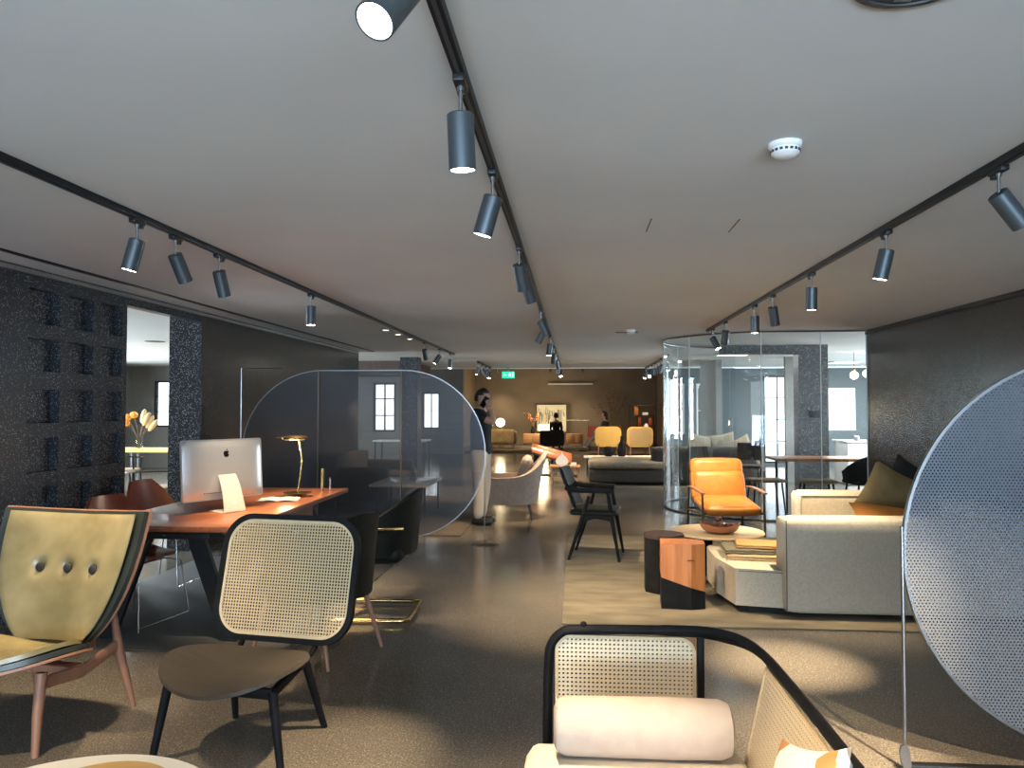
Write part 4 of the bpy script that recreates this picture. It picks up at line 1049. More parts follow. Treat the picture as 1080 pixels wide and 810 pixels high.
tag(B().lathe([(0,0),(.06,0),(.13,.05),(.15,.12),(.12,.19),(.06,.215),(.05,.20),(0,.19)],c=(.74,16.85,.411)).out('round_vase','black_vase'),'squat round dark vase left of the tall vase','vase')
# little wooden table with opal lamp
t=thing('wooden_side_table','small orange wood table with lower shelf holding a white lamp','side table',(-.19,15.05,0))
B().box((0,0,.33),(.60,.50,.03),bev=.006).out('table_top','console_wood',t); B().box((0,0,.13),(.54,.44,.02),bev=.004).out('shelf','console_wood',t)
for x in (-.26,.26):
    for y in (-.21,.21): leg((x,y,.318),(x*.96,y*.96,0),.018,.015,'console_wood',t)
for x in (-.08,.10): tag(B().box((-.19+x,15.0,.172),(.14,.20,.062),bev=.004).out('stacked_book','paper'),'%s pale book on the lower shelf of small wooden table'%('left' if x<0 else 'right'),'book')
t=thing('table_lamp','white onion shaped table lamp on the small wooden table','lamp',(-.25,15.05,.346))
B().lathe([(0,0),(.07,0),(.12,.04),(.125,.09),(.09,.15),(.03,.20),(.012,.23),(.01,.26),(0,.262)]).out('lamp_shade','lamp_white2',t); B().cyl((0,0,-.0),(0,0,.006),.075,n=24).out('base','brass',t)
tag(B().cyl((-.02,15.05,.346),(-.02,15.05,.40),.055,n=24).out('white_cup','plastic_white'),'small white cup right of the onion lamp','cup')
# copper recliner
t=thing('recliner','curved copper leather recliner tilted toward the right before black sofa','armchair',(-.50,16.7,0),0)
def rec(u,v):
    a=R(-80+160*v); return Vector((-.43+.86*(u+1)/2*1.0, -.02+.24*math.sin(a)*1.0, .56-.235*(u+1)/2+.20*math.cos(a)-.08))
B().sheet(rec,16,16,.06).out('back_shell','copper_leather',t)
b=B().soft((.02,-.06,.46),(.84,.26,.20),.09,puff=.02,rot=(0,R(15),0)); b.out('body_cushion','copper_leather',t)
B().ell((.05,-.205,.50),(.028,.012,.028)).out('button','dark_wood',t)
B().box((-.36,.06,.30),(.12,.30,.44),bev=.03,rot=(0,R(10),0)).out('side_panel','black_leather',t)
B().tube([(0,0,.34),(0,0,.03)],.03,n=12).lathe([(0,0),(.26,0),(.26,.012),(.04,.03),(0,.03)]).out('swivel_base','black_metal',t)

# ================================================================== REAR HALL
t=thing('olive_sofa','olive tan low sofa lit from above left in the rear hall','sofa',(-2.62,27.0,.013))
for nm,c,d,bv in (('back_panel',(0,-.32,.43),(1.0,.16,.52),.04),('seat_base',(0,.1,.30),(1.0,.85,.22),.04),('armrest',(.48,.1,.40),(.12,.85,.42),.04),('armrest',(-.48,.1,.40),(.12,.85,.42),.04)):
    B().soft(c,d,bv,puff=.01).out(nm,'olive_fabric',t)
for x in (-.42,.42):
    for y in (-.3,.42): leg((x,y,.2),(x,y,0),.012,.010,'black_metal',t)
t=thing('globe_lamp','glowing white globe lamp on a stand behind the olive sofa','lamp',(-2.75,28.1,.013)); B().ell((0,0,.90),(.17,.17,.16)).out('globe','lamp_white',t); B().cyl((0,0,.0),(0,0,.76),.02).cyl((0,0,0),(0,0,.02),.14,n=24).out('stand','brass',t)
t=thing('globe_lamp','smaller glowing lamp left of the globe lamp behind olive sofa','lamp',(-3.08,28.1,.013)); B().ell((0,0,.85),(.10,.10,.08)).out('globe','lamp_white2',t); B().cyl((0,0,0),(0,0,.79),.02).cyl((0,0,0),(0,0,.02),.12,n=24).out('stand','brass',t)
def console(x0,x1,label):
    t=thing('low_cabinet',label,'cabinet',((x0+x1)/2,29.5,0)); w=x1-x0
    B().box((0,0,.27),(w,.45,.38),bev=.008).out('body','console_wood',t)
    for s in (-1,1):
        d=B().box((s*w/4,-.232,.27),(w/2-.02,.016,.34),bev=.003).out('door','console_wood',t)
        leg((s*(w/2-.05),-.15,.08),(s*(w/2-.05),-.15,0),.014,.012,'black_metal',t); leg((s*(w/2-.05),.15,.08),(s*(w/2-.05),.15,0),.014,.012,'black_metal',t)
console(-1.98,-1.30,'low wooden cabinet with flowers standing left of the painting'); console(-.33,.32,'low wooden cabinet right of the painting')
t=thing('painting','large upright white painting of dark vertical strokes leaning in the rear hall','painting',(-.93,30.6,.50))
B().box((0,0,.54),(1.18,.03,1.08),bev=.004).out('canvas','art_paper',t)
b=B(); rr2=random.Random(11)
for k in range(46):
    x=-.52+1.04*k/45+rr2.uniform(-.02,.02); h=rr2.uniform(.12,.62); z=rr2.uniform(.95-h*.2,1.0)-h/2-rr2.uniform(0,.25)
    w=rr2.choice([.006,.010,.016,.022]); b.box((x,-.0165,z),(w,.003,h),rot=(0,rr2.uniform(-.05,.05),0))
b.out('brush_strokes','ink',t)
B().box((0,.05,-.03),(.9,.06,.03)).box((-.4,.06,-.265),(.04,.04,.47)).box((.4,.06,-.265),(.04,.04,.47)).out('easel','black_metal',t)
t=thing('floor_lamp','bright glowing drum lamp in front of the painting, beside the black sofa','lamp',(-1.10,29.0,0))
B().lathe([(.0,.60),(.26,.60),(.30,.62),(.26,.80),(.22,.82),(0,.82)]).out('lamp_shade','lamp_white',t); B().cyl((0,0,0),(0,0,.6),.02).cyl((0,0,0),(0,0,.02),.15,n=24).out('stand','black_metal',t)
l=bpy.data.lights.new('lamp_bulb','POINT'); l.energy=50; l.color=(1,.78,.45); l.shadow_soft_size=.2; lo=bpy.data.objects.new('lamp_bulb',l); COL.objects.link(lo); lo.location=(-1.22,29.0,1.3)
l=bpy.data.lights.new('lamp_bulb','POINT'); l.energy=25; l.color=(1,.78,.45); l.shadow_soft_size=.15; lo=bpy.data.objects.new('lamp_bulb',l); COL.objects.link(lo); lo.location=(-2.75,28.1,1.3)
# vase with branches on the left cabinet
t=thing('branch_vase','vase of dry reddish branches on the cabinet left of the painting','plant',(-1.62,29.5,.461))
B().lathe([(0,0),(.06,0),(.09,.08),(.06,.2),(.045,.26),(.05,.28),(0,.27)]).out('vase','black_vase',t)
def branches(t,base,n,h,spread,mat,leafmat,seed,lr=.022,name='branch',leaves=5):
    r=random.Random(seed); b=B(); lf=B()
    for k in range(n):
        a=r.uniform(0,2*PI); s=r.uniform(.3,1)*spread; hh=h*r.uniform(.7,1.05)
        p=[Vector(base),Vector(base)+Vector((s*.3*math.cos(a),s*.3*math.sin(a),hh*.5)),Vector(base)+Vector((s*math.cos(a),s*math.sin(a),hh))]
        q=spline(p,4); b.tube(q,.005,n=5)
        for j in range(leaves):
            c=q[-1-j%4]+Vector((r.uniform(-.05,.05),r.uniform(-.05,.05),r.uniform(-.05,.05))); lf.ell(c,(lr*r.uniform(.7,1.3),lr*.7,lr),8,6)
    b.out(name,mat,t); lf.out('leaves',leafmat,t)
branches(t,(0,0,.24),14,.52,.36,'stem_brown','leaf_red',5,.03)
# black sofa and people
t=thing('black_sofa','black high-backed sofa seen from behind, a person sitting on it','sofa',(-.80,27.0,.013))
B().soft((0,-.30,.38),(.84,.16,.56),.03).out('backrest','black_fabric',t); B().soft((0,.12,.27),(.84,.75,.26),.04).out('seat','black_fabric',t)
for s in (-1,1):
    B().soft((s*.38,.12,.36),(.10,.75,.34),.03).out('armrest','black_fabric',t)
    for y in (-.3,.42): leg((s*.36,y,.16),(s*.36,y,0),.014,.012,'black_metal',t)
# mustard chairs
def mustard(loc,rz,label,cane):
    t=thing('mustard_chair',label,'chair',loc,rz)
    B().prism(rrect(.80,.62,.17,8),.045,T(0,.0,.585)@T(rx=8)@FRONT@T(0,0,-.02),bev=.012).out('backrest','yellow_shell',t)
    if cane: B().prism(rrect(.66,.50,.12,8),.004,T(0,-.032,.585)@T(rx=8)@FRONT).out('cane_panel','cane',t)
    B().soft((0,.36,.36),(.66,.62,.10),.04).out('seat','yellow_shell',t)
    for sx in (-1,1):
        B().tube([(sx*.28,.03,.42),(sx*.30,-.06,0)],.016,n=8).out('leg','chair_wood',t); B().tube([(sx*.28,.62,.34),(sx*.30,.68,0)],.016,n=8).out('leg','chair_wood',t)
    return t
mustard((1.02,23.4,0),-4,'mustard rounded-back chair seen from behind, left of the pair',False)
mustard((1.98,23.4,0),6,'mustard chair with woven back seen from behind, right of the pair',True)
# shelf in the rear right with red objects
t=thing('display_shelf','dark open display shelf with orange objects at the rear right','shelf',(2.55,29.2,0))
for z in (.35,.78,1.16,1.55): B().box((0,0,z),(.95,.36,.03),bev=.003).out('shelf_board','dark_wood',t)
for x in (-.46,.46): B().box((x,0,.79),(.03,.36,1.57),bev=.003).out('side_panel','dark_wood',t)
for x,z,w,h,m,l in ((-.22,1.178,.16,.34,'orange_wood','orange wooden box standing on the top of display shelf'),(-.10,.797,.12,.34,'red_lacquer','red upright object on the middle shelf board'),(.12,1.178,.20,.10,'plastic_white','pale bowl-like box on the upper shelf board'),(.30,.797,.12,.28,'red_lacquer','red lacquer box at right on middle shelf board')):
    tag(B().box((2.55+x,29.15,z+h/2),(w,.18,h),bev=.01).out('display_box',m),l,'ornament')
t=thing('table_lamp','small glowing white lamp behind the right mustard chair','lamp',(2.62,28.2,.013)); B().lathe([(0,.70),(.10,.70),(.06,.82),(.04,.86),(0,.88)]).out('lamp_shade','lamp_white2',t); B().cyl((0,0,0),(0,0,.70),.015).cyl((0,0,0),(0,0,.015),.12,n=20).out('stand','brass',t)
t=thing('red_bench','red lacquered bench seat the dark haired woman sits on','bench',(1.0,26.0,.013))
B().box((0,0,.62),(1.15,.10,.42),bev=.03).out('backrest','red_lacquer',t)
B().box((0,-.3,.42),(1.15,.60,.08),bev=.02).out('seat','red_lacquer',t)
for x in (-.5,.5):
    for y in (-.55,0): leg((x,y,.40),(x,y,0),.02,.016,'black_metal',t)
t=thing('potted_branches','dark bare branches in a floor pot against the rear wall','plant',(1.5,30.2,0))
B().lathe([(0,0),(.16,0),(.20,.30),(.17,.42),(.15,.40),(0,.38)]).out('pot','black_vase',t)
branches(t,(0,0,.36),12,1.65,.95,'stem_brown','stem_brown',9,.03,leaves=4)
t=thing('brass_rail','thin brass rail on two legs right of the painting','rail',(.35,28.6,.013))
B().box((-.45,0,.985),(1.3,.04,.018)).out('rail','brass',t)
for x in (-1.05,.15): leg((x,0,.98),(x,0,0),.012,.012,'brass',t)

# ================================================================== PEOPLE
def skinmesh(verts,edges,radii,root=0,sub=2):
    me=bpy.data.meshes.new('tmp'); me.from_pydata([Vector(v) for v in verts],edges,[]); o=bpy.data.objects.new('tmp',me); COL.objects.link(o)
    m=o.modifiers.new('s','SKIN'); m.use_smooth_shade=True
    for i,r in enumerate(radii):
        sv=me.skin_vertices[0].data[i]; sv.radius=(r,r) if isinstance(r,(int,float)) else r; sv.use_root=(i==root)
    s=o.modifiers.new('d','SUBSURF'); s.levels=sub; s.render_levels=sub
    dg=bpy.context.evaluated_depsgraph_get(); dg.update()
    r=bpy.data.meshes.new_from_object(o.evaluated_get(dg)); bpy.data.objects.remove(o); return r
def chains(cs,root=0,sub=2):
    """cs: list of chains, each a list of (x,y,z,r); first vertex shared when equal"""
    V=[];E=[];RR=[];key={}
    for c in cs:
        prev=None
        for p in c:
            k=(round(p[0],4),round(p[1],4),round(p[2],4))
            if k not in key: key[k]=len(V); V.append(p[:3]); RR.append(p[3])
            i=key[k]
            if prev is not None and prev!=i: E.append((prev,i))
            prev=i
    return skinmesh(V,E,RR,root,sub)
def addmesh(b,me):
    b2=bmesh.new(); b2.from_mesh(me); b._merge(b2)
def head(b,c,s,yaw):
    """c = centre of head, s = head height, facing local -Y turned by yaw (deg)"""
    m=Matrix.Translation(c)@Matrix.Rotation(R(yaw),4,'Z')@Matrix.Scale(s/.235,4)
    b2=bmesh.new(); bmesh.ops.create_uvsphere(b2,u_segments=28,v_segments=20,radius=1)
    for v in b2.verts:
        x,y,z=v.co
        v.co=Vector((x*.074*(1-.22*max(0,-z)),y*.094*(1-.10*max(0,-z)) - (.012*max(0,-z)),z*.118))
        if y<-.6 and z<.1: v.co.y=max(v.co.y,-.094)
    b2.transform(m); b._merge(b2)
    def e(p,r,rot=None):
        b3=bmesh.new(); bmesh.ops.create_uvsphere(b3,u_segments=14,v_segments=10,radius=1)
        mm=m@Matrix.Translation(p)
        if rot: mm=mm@Euler(rot).to_matrix().to_4x4()
        b3.transform(mm@Matrix.Diagonal((r[0],r[1],r[2],1))); b._merge(b3)
    e((0,-.096,-.012),(.013,.020,.024)); e((0,-.104,-.026),(.015,.014,.010))       # nose
    e((0,-.086,-.060),(.022,.012,.006)); e((0,-.084,-.069),(.019,.012,.007))       # lips
    e((0,-.076,-.098),(.026,.020,.018))                                            # chin
    e((0,-.082,.030),(.055,.016,.010))                                             # brow
    for sx in (-1,1): e((sx*.075,.004,-.006),(.008,.018,.032),(0,0,sx*.3)); e((sx*.045,-.062,-.02),(.022,.020,.026))
    return m
def fuse(b,name,mat,parent,vox=.008):
    bmesh.ops.recalc_face_normals(b.bm,faces=b.bm.faces[:])
    me=bpy.data.meshes.new('f'); b.bm.to_mesh(me); b.bm.free(); o=bpy.data.objects.new('f',me); COL.objects.link(o)
    r=o.modifiers.new('r','REMESH'); r.mode='VOXEL'; r.voxel_size=vox; r.use_smooth_shade=True
    s=o.modifiers.new('s','SMOOTH'); s.iterations=2; s.factor=.5
    dg=bpy.context.evaluated_depsgraph_get(); dg.update(); m2=bpy.data.meshes.new_from_object(o.evaluated_get(dg)); bpy.data.objects.remove(o)
    m2.name=name; m2.materials.clear(); m2.materials.append(M[mat])
    ob=bpy.data.objects.new(name,m2); COL.objects.link(ob); ob.parent=parent; return ob
def clothmesh(me,name,mat,parent):
    me.name=name; me.materials.clear(); me.materials.append(M[mat]); o=bpy.data.objects.new(name,me); COL.objects.link(o); o.parent=parent; return o
def eyes(t,m):
    for sx in (-1,1):
        b=B(); b.ell(tuple(m@Vector((sx*.032,-.083,.006))),(.010,.008,.006),12,8); b.out('eye','hair',t)
# standing man on the phone: local frame faces -Y; turned to face +X
t=thing('person','person standing in black polo shirt and pale trousers, phone held to ear','person',(-1.20,9.70,0),80)
body=B()
T0=(0,0,.95,.135)
hd=[]
def fing(o,d,up,l,bend,r=.0085):
    o=Vector(o); d=Vector(d).normalized(); up=Vector(up).normalized(); out=[(*o,r*1.1)]; p=o; 
    for k,f in enumerate((.45,.32,.23)):
        p=p+d*l*f; out.append((*p,r*(1-.1*k))); d=(d*math.cos(R(bend))+up*math.sin(R(bend))).normalized()
    return out
sh_r=(-.185,.0,1.41); el_r=(-.20,-.235,1.285); wr_r=(-.115,-.165,1.465)
core=[[(0,0,.93,.105),(0,.0,1.08,.100),(0,.005,1.25,.140),(0,.01,1.38,.115),(0,.0,1.46,.058),(0,-.012,1.52,.052)],
 [(0,.01,1.38,.115),(*sh_r,.060),(*el_r,.042),(*wr_r,.028)],
 [(0,.01,1.38,.115),(.185,.0,1.40,.060),(.225,.02,1.12,.042),(.225,-.05,.87,.028)],
 [(0,0,.93,.105),(-.095,0,.86,.075),(-.10,-.01,.49,.055),(-.10,.01,.10,.040)],
 [(0,0,.93,.105),(.095,0,.86,.075),(.10,-.03,.49,.055),(.11,.03,.10,.040)]]
addmesh(body,chains(core))
# hands: palm and five fingers
def hand(wr,d,up,side,bend):
    wr=Vector(wr); d=Vector(d).normalized(); side=Vector(side).normalized(); pc_=wr+d*.055
    b2=bmesh.new(); bmesh.ops.create_uvsphere(b2,u_segments=14,v_segments=10,radius=1)
    up_=Vector(up).normalized(); rot=Matrix((side,d,up_)).transposed().to_4x4()
    b2.transform(Matrix.Translation(pc_)@rot@Matrix.Diagonal((.040,.055,.017,1))); body._merge(b2)
    for k,l in enumerate((.072,.080,.075,.060)):
        o=wr+d*.085+side*(-.030+.020*k); addmesh(body,chains([fing(o,d,up,l,bend)],sub=1))
    o=wr+d*.03-side*.032; addmesh(body,chains([fing(o,(d*.7-side*.6),up,.065,bend*.6,.010)],sub=1))
hand(wr_r,(.12,.35,.9),(.8,.2,-.1),(0,-.9,.35),28)
hand((.225,-.05,.87),(0,-.08,-1),(-1,0,0),(0,1,0),14)
hm=head(body,(0,-.025,1.60),.235,0)
fuse(body,'body','skin',t)
cl=[[(0,0,.86,.150),(0,0,.95,.158),(0,.0,1.08,.140),(0,.005,1.25,.156),(0,.01,1.375,.130),(0,.0,1.44,.072)],
 [(0,.01,1.375,.130),(sh_r[0],sh_r[1],sh_r[2]-.0,.078),(-.197,-.14,1.335,.066)],
 [(0,.01,1.375,.130),(.185,.0,1.40,.078),(.212,.01,1.22,.062)]]
clothmesh(chains(cl),'polo_shirt','polo',t)
clothmesh(chains([[(0,0,1.02,.140),(0,0,.90,.152),(-.095,0,.82,.105),(-.10,-.01,.49,.080),(-.10,.01,.06,.066)],[(0,0,.90,.150),(.095,0,.82,.105),(.10,-.03,.49,.080),(.11,.03,.06,.066)]]),'trousers','trouser',t)
for x,y in ((-.10,.0),(.11,.02)): B().soft((x,y-.045,.046),(.095,.275,.088),.042).out('shoe','shoe',t)
b=B(); b2=bmesh.new(); bmesh.ops.create_uvsphere(b2,u_segments=32,v_segments=20,radius=1)
for v in list(b2.verts):
    x,y,z=v.co; v.co=Vector((x*.081,y*.101+.006,z*.121+.010+(.010 if z>.4 and y<0 else 0)))
kill=[v for v in b2.verts if (v.co.y<-.045 and v.co.z<.055) or (v.co.y<.040 and v.co.z<.030) or v.co.z<-.035]
bmesh.ops.delete(b2,geom=kill,context='VERTS'); b2.transform(hm); b._merge(b2); hr=b.out('hair','hair',t)
sl=hr.modifiers.new('thick','SOLIDIFY'); sl.thickness=.012; sl.offset=0
eyes(t,hm)
g=B()
for sx in (-1,1): g.tube([tuple(hm@Vector((sx*.034+.024*math.cos(a),-.101,.004+.017*math.sin(a)))) for a in [2*PI*i/20 for i in range(20)]],.0022,n=5,closed=True); g.tube([tuple(hm@Vector((sx*.058,-.100,.006))),tuple(hm@Vector((sx*.077,-.02,.008)))],.002,n=5)
g.tube([tuple(hm@Vector((-.011,-.103,.006))),tuple(hm@Vector((.011,-.103,.006)))],.002,n=5); g.out('glasses','plastic_dark',t)
tag(B().box((0,0,0),(.010,.072,.145),bev=.004).xf(Matrix.Translation((-1.20,9.70,0))@Matrix.Rotation(R(80),4,'Z')@Matrix.Translation((-.092,-.075,1.560))@Matrix.Rotation(R(32),4,'X')).out('mobile_phone','screen_glass'),'dark mobile phone held against the ear of the standing person','phone')

def seated(label,loc,rz,top,legs,hairlong,seat=.46,cross=False):
    t=thing('person',label,'person',loc,rz); body=B(); s=seat
    core=[[(0,0,s+.08,.13),(0,.02,s+.25,.12),(0,.0,s+.42,.13),(0,0,s+.52,.10),(0,-.01,s+.60,.052),(0,-.02,s+.66,.05)]]
    for sx in (-1,1):
        core.append([(0,0,s+.52,.10),(sx*.17,0,s+.51,.052),(sx*.20,-.10,s+.28,.038),(sx*.10,-.30,s+.20,.026)])
        k=(sx*.10,-.42,s+.04,.056); f=(sx*.11,-.50+(-.22 if cross else 0),.12,.038)
        core.append([(0,0,s+.08,.13),(sx*.09,-.06,s+.05,.085),k,f])
    addmesh(body,chains(core))
    for sx in (-1,1):
        for j,l in enumerate((.06,.066,.06,.05)):
            o=Vector((sx*.10-sx*(.0-.018*j)*1.0,-.33-.0,s+.20)); addmesh(body,chains([fing(o,(0,-1,-.2),(0,0,-1),l,20)],sub=1))
        addmesh(body,chains([fing((sx*.07,-.31,s+.20),(-sx*.6,-.7,0),(0,0,-1),.05,15,.009)],sub=1))
    m=head(body,(0,-.03,s+.755),.225,0); fuse(body,'body','skin',t,.010)
    q=[[(0,0,s+.06,.145),(0,.02,s+.25,.138),(0,.0,s+.42,.145),(0,0,s+.52,.115),(0,-.01,s+.575,.065)]]
    for sx in (-1,1): q.append([(0,0,s+.52,.115),(sx*.17,0,s+.51,.066),(sx*.20,-.10,s+.28,.052),(sx*.115,-.27,s+.205,.038)])
    clothmesh(chains(q),'jacket',top,t)
    q=[]
    for sx in (-1,1): q.append([(0,0,s+.08,.14),(sx*.09,-.06,s+.05,.10),(sx*.10,-.42,s+.04,.075),(sx*.11,-.50+(-.20 if cross else 0),.14,.055)])
    clothmesh(chains(q),'trousers',legs,t)
    for sx in (-1,1): B().soft((sx*.11,-.56+(-.22 if cross else 0),.045),(.085,.24,.085),.04).out('shoe','shoe',t)
    b=B(); b2=bmesh.new(); bmesh.ops.create_uvsphere(b2,u_segments=28,v_segments=18,radius=1)
    for v in b2.verts: x,y,z=v.co; v.co=Vector((x*.082,y*.102+.010,z*.122+.008))
    bmesh.ops.delete(b2,geom=[v for v in b2.verts if (v.co.y<-.035 and v.co.z<.062) or v.co.z<-.07],context='VERTS'); b2.transform(m); b._merge(b2)
    if hairlong: b.soft(tuple(m@Vector((0,.062,-.10))),(.15,.075,.30),.035)
    h=b.out('hair','hair',t); sl=h.modifiers.new('thick','SOLIDIFY'); sl.thickness=.012; sl.offset=0
    eyes(t,m); return t
seated('person with long dark hair sitting sideways in black top and grey jeans',(1.02,25.55,.013),-78,'polo','denim',True,cross=True,seat=.46)
seated('dark haired person sitting on the black sofa, seen from behind',(-.66,26.98,.013),180,'polo','denim',False,seat=.40)

# ================================================================== ROOM THROUGH THE LEFT OPENING
t=thing('dining_table','yellow ash dining table with steel legs seen through the left opening','table',(-7.4,12.9,0))
B().box((0,0,.735),(1.9,.95,.035),bev=.004).out('table_top','yellow_top',t)
for x in (-.62,-.50,.62,.74):
    for y in (-.3,.3): leg((x,y,.72),(x,y,0),.016,.016,'steel',t)
t=thing('flower_vase','glass vase of orange blooms and pampas grass on yellow table','flowers',(-7.62,12.75,.753))
B().lathe([(.0,0),(.07,0),(.075,.02),(.062,.14),(.060,.26),(.064,.27),(.058,.27),(.055,.14),(.066,.03),(0,.012)]).out('vase','vase_glass',t)
b=B(); 
tips=[(-.22,0,.56),(-.26,.02,.46),(-.12,.03,.60),(.08,0,.60),(.20,.02,.50),(.28,0,.44),(.16,-.03,.55)]
for p in tips: b.tube(spline([(0,0,.02),(p[0]*.3,p[1],.28),p],4),.005,n=5)
b.out('stems','stem_brown',t)
b=B()
for p in tips[:3]: b.ell(p,(.075,.06,.06),14,10)
b.out('blossoms','flower_orange',t)
b=B()
for p in tips[3:]: b.ell((p[0]*.92,p[1],p[2]-.02),(.045,.04,.13),12,10,rot=(0,math.atan2(p[0],.35),0))
b.out('pampas','flower_pampas',t)
def armseat(loc,rz,label,sm='tan_seat'):
    t=thing('dining_armchair',label,'chair',loc,rz)
    B().soft((0,0,.455),(.50,.48,.05),.024).out('seat',sm,t)
    B().tube(spline([(-.27,-.16,.66),(-.285,.12,.67),(-.16,.27,.69),(.16,.27,.69),(.285,.12,.67),(.27,-.16,.66)],6),.02,n=8,flat=(.05,.022),up=(0,0,1)).out('armrest','dark_wood',t)
    for sx in (-1,1):
        B().tube([(sx*.25,-.16,.66),(sx*.235,-.18,.43),(sx*.265,-.22,0)],.013,n=8).out('leg','black_metal',t); B().tube([(sx*.20,.24,.68),(sx*.21,.20,.43),(sx*.25,.25,0)],.013,n=8).out('leg','black_metal',t)
    return t
a=armseat((-5.42,9.35,0),-150,'dark-armed dining chair with tan seat just inside the left opening')
dup(a,(-7.45,12.0,0),200,'dark-armed dining chair pushed to the near side of the yellow table')
tag(B().soft((-6.35,13.2,.13),(.26,.26,.26),.03).out('waste_bin','bin_white'),'pale blue box on floor beyond the yellow table','bin')
t=thing('hanging_lamp','dark hanging panel lamp near the window of left room','lamp',(-8.8,16.6,1.55)); B().box((0,0,.7),(.5,.05,.3),bev=.02,rot=(0,R(30),0)).out('panel','plastic_dark',t); B().cyl((0,0,.8),(0,0,.949),.01).out('cable','black_metal',t)
tag(B().lathe([(0,-.005),(.14,-.005),(.15,0),(0,0)],c=(-6.4,11.1,H)).out('ceiling_speaker','plastic_dark'),'dark round ceiling disc seen through the left opening','ceiling speaker')
# white low table behind the perforated screen, sofas beyond
t=thing('white_low_table','white low table seen through the dark perforated screen','table',(-2.35,10.55,.013))
B().box((0,0,.43),(.80,1.1,.035),bev=.006).out('table_top','white_gloss',t)
for x in (-.35,.35):
    for y in (-.5,.5): leg((x,y,.42),(x,y,0),.016,.014,'black_metal',t)
t=thing('glass_ornament','small clear glass on the white table behind the screen','ornament',(-2.25,10.5,.461)); B().lathe([(0,0),(.05,0),(.06,.1),(.03,.16),(.028,.2),(0,.19)]).out('glass_body','vase_glass',t)
t=thing('grey_sofa','dark grey sofa behind the perforated screen, left of low table','sofa',(-3.31,12.0,0))
for nm,c,d in (('seat',(.1,0,.25),(.9,1.8,.34)),('backrest',(-.33,0,.42),(.2,1.8,.68)),('armrest',(.1,-.85,.34),(.9,.18,.5)),('armrest',(.1,.85,.34),(.9,.18,.5))): B().soft(c,d,.04,puff=.01).out(nm,'dark_sofa',t)
for sy in (-.75,.75):
    for dx in (-.3,.45): leg((dx,sy,.12),(dx,sy,0),.02,.018,'black_metal',t)
for i,(x,y,h) in enumerate(((-3.9,16.2,1.0),)):
    t=thing('dining_table','pale table with stacked dishes seen far through the dark screen','table',(-3.9,18.8-.9-.9,0)) 
    B().box((0,0,.735),(1.2,.7,.03),bev=.004).out('table_top','table_white',t)
    for x in (-.55,.55):
        for y in (-.3,.3): leg((x,y,.72),(x,y,0),.016,.016,'black_metal',t)
# ================================================================== ROOM BEHIND THE GLASS
t=thing('long_table','reddish wooden table behind the glass, black chair at its end','table',(3.95,11.55,0))
B().box((0,0,.735),(2.1,.72,.04),bev=.004).out('table_top','orange_wood',t)
for x in (-.9,.9):
    for y in (-.28,.28): leg((x,y,.72),(x,y,0),.02,.016,'black_metal',t)
def bucket(loc,rz,label,mat='black_fabric'):
    t=thing('bucket_chair',label,'chair',loc,rz); tub(t,mat,w=.25,d=.24,z0=.44,zb=.84,za=.60,th=.025); B().soft((0,0,.455),(.46,.44,.06),.028).out('seat',mat,t)
    for sx in (-1,1):
        leg((sx*.17,-.16,.43),(sx*.22,-.22,0),.014,.010,'black_wood',t); leg((sx*.17,.16,.43),(sx*.22,.22,0),.014,.010,'black_wood',t)
    return t
k=bucket((4.02,10.95,0),188,'black bucket chair with its back to us at the glass-side table')
def stool(loc,rz,label):
    t=thing('bench_stool',label,'stool',loc,rz); B().soft((0,0,.45),(.50,.34,.05),.024).out('seat','tan_seat',t)
    for sx in (-1,1):
        for sy in (-1,1): leg((sx*.19,sy*.12,.43),(sx*.23,sy*.14,0),.015,.011,'black_wood',t)
    return t
s0=stool((2.72,11.15,0),6,'tan topped stool nearest the amber armchair, behind the curved glass'); dup(s0,(3.40,11.05,0),-4,'tan topped stool under the reddish table, right of first')
def tree_chair(loc,rz,label):
    t=thing('dining_chair',label,'chair',loc,rz); B().soft((0,0,.455),(.46,.44,.05),.024).out('seat','dark_sofa',t); B().sheet(lambda u,v:Vector((u*.22,.20+.08*v-.03*u*u,.55+.30*v)),10,8,.02).out('backrest','dark_sofa',t)
    for sx in (-1,1): leg((sx*.18,-.17,.44),(sx*.21,-.20,0),.015,.011,'black_wood',t); B().tube([(sx*.20,.25,.80),(sx*.19,.18,.44),(sx*.21,.22,0)],.013,n=8).out('leg','black_wood',t)
    return t
c1=tree_chair((2.15,12.35,0),40,'dark dining chair inside the curved glass, behind the amber armchair'); dup(c1,(3.05,13.7,0),-20,'dark dining chair deeper inside beside the grey column')
t=thing('white_counter','white draped counter at the far right behind the glass','counter',(5.95,15.4,0)); B().soft((0,0,.41),(1.5,.8,.80),.03,puff=0).out('cloth','plastic_white',t)
dd=B().box((0,0,.83),(1.55,.85,.03),bev=.005).out('table_top','white_gloss',t)
for i in range(5): tag(B().lathe([(0,0),(.05,0),(.06,.03),(.05,.09+.02*(i%2)),(.03,.1),(0,.1)],c=(5.4+.25*i,15.1,.846)).out('serving_dish','plastic_dark' if i%2 else 'steel'),'%s small dish from the left on the white counter'%('first second third fourth fifth'.split()[i]),'dish')
tag(B().soft((3.95,11.0-.28,.90-.60),(.01,.01,.01),.004).out('x','steel'),'x','x') if False else None
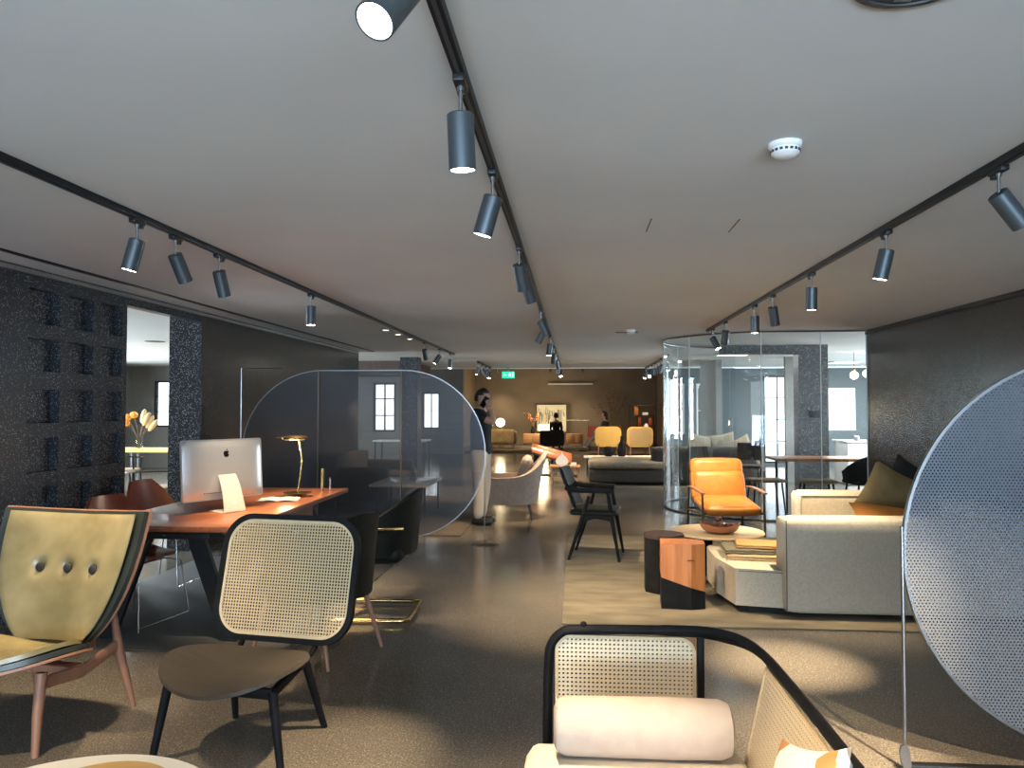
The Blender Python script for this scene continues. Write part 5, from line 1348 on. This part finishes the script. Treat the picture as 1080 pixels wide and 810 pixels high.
for (x,y,z,l) in ((4.20,13.6,2.16,'round glowing pendant bulb left of the joint behind glass'),(5.05,14.2,2.07,'glowing pendant bulb near the window behind the glass'),(5.35,14.4,2.11,'small glowing pendant bulb at the right edge of the glass')):
    t=thing('pendant_lamp',l,'pendant lamp',(x,y,z)); B().ell((0,0,0),(.07,.07,.07)).out('bulb','pendant',t); B().cyl((0,0,.06),(0,0,H-z),.004,n=6).out('cord','black_metal',t); B().cyl((0,0,.06),(0,0,.11),.02,n=12).out('socket','brass',t)
t=thing('clothes_rail','small dark box sign on the grey column','box',(3.86,12.54,0)) if False else None
tag(B().box((3.84,12.535,1.38),(.16,.028,.11),bev=.006).out('wall_switch_box','plastic_dark'),'small dark box mounted on the pale speckled column','switch')
# panel lights and spotlights added to brighten the side rooms and rear hall
for x,y,z,e,c in ((-7,8,2.46,90,(.92,.96,1)),(-7,14,2.46,90,(.92,.96,1)),(5.8,13.5,2.46,120,(.95,.98,1)),(6,17.5,2.46,120,(.95,.98,1)),(3.0,14.6,2.46,40,(.95,.98,1))):
    t=thing('added_panel_light','added white ceiling panel light in %s side room, %s'%('left' if x<0 else 'right','near' if y in(8,13.5) else ('inside the curved glass' if y==14.6 else 'far')),'ceiling light',(x,y,H)); B().box((0,0,-.01),(.6,.6,.02),bev=.003).out('frame','white_paint',t); 
    l=bpy.data.lights.new('added_panel_bulb','AREA'); l.size=.55; l.energy=e; l.color=c; lo=bpy.data.objects.new('added_panel_bulb',l); COL.objects.link(lo); lo.parent=t; lo.location=(0,0,-.025); B().box((0,0,-.0205),(.54,.54,.002)).out('diffuser','downlight',t)
for i,(x,y,d,l) in enumerate([(-2.6,25.2,(0,.7,-1),'added unseen rear hall spotlight over the olive sofa'),(-.9,28.4,(0,.5,-1),'added unseen rear hall spotlight aimed at the painting'),(1.0,21.2,(0,.95,-1),'added unseen rear hall spotlight over the left mustard chair'),(2.0,21.2,(0,.95,-1),'added unseen rear hall spotlight over the right mustard chair'),(2.5,27.8,(0,.5,-1),'added unseen rear hall spotlight aimed at the display shelf'),(.3,28.8,(0,.75,-1),'added unseen rear hall spotlight washing the rear wall'),(-3.0,29.2,(0,.75,-1),'added unseen rear hall spotlight washing the rear wall at left')]):
    s=spot(x,y,d,l,(45 if 'painting' in l else 170 if ('mustard' in l or 'olive' in l) else 65),size=62,blend=.9); s.location.z=3.1-.034  # hidden spotlights, added to light the rear furniture and wall

# ------------------------------------------------------------------ deeper part levels: fittings belong to the part that carries them
SUB={'lens':'lamp_head','cane_border':('cane_panel','back_cane_panel'),'emblem':'housing','ports':'housing','button':'back_cushion','piping':'cover','cable_hole':'stand',
 'switch':'lamp_head','vent_slots':'cover','name_plate':'grille','conductor_slot':'rail','end_cap':'rail','rail_knob':'top_rail','arm_cap':'back_shell','tufting':'back_cushion','inlay_disc':'table_top',
 'eye':'body','glasses':'body','fringe':'fold','maker_mark':'wood_top','cover_picture':'pages','brush_strokes':'canvas','door':'body','pictogram':'housing','leaves':'branch','socket':'cord'}
for root in [o for o in COL.objects if o.parent is None and o.children]:
    kids=list(root.children)
    for k in kids:
        want=SUB.get(k.name.split('.')[0])
        if not want: continue
        for q in kids:
            if q is not k and q.name.split('.')[0] in ((want,) if isinstance(want,str) else want):
                k.parent=q; break
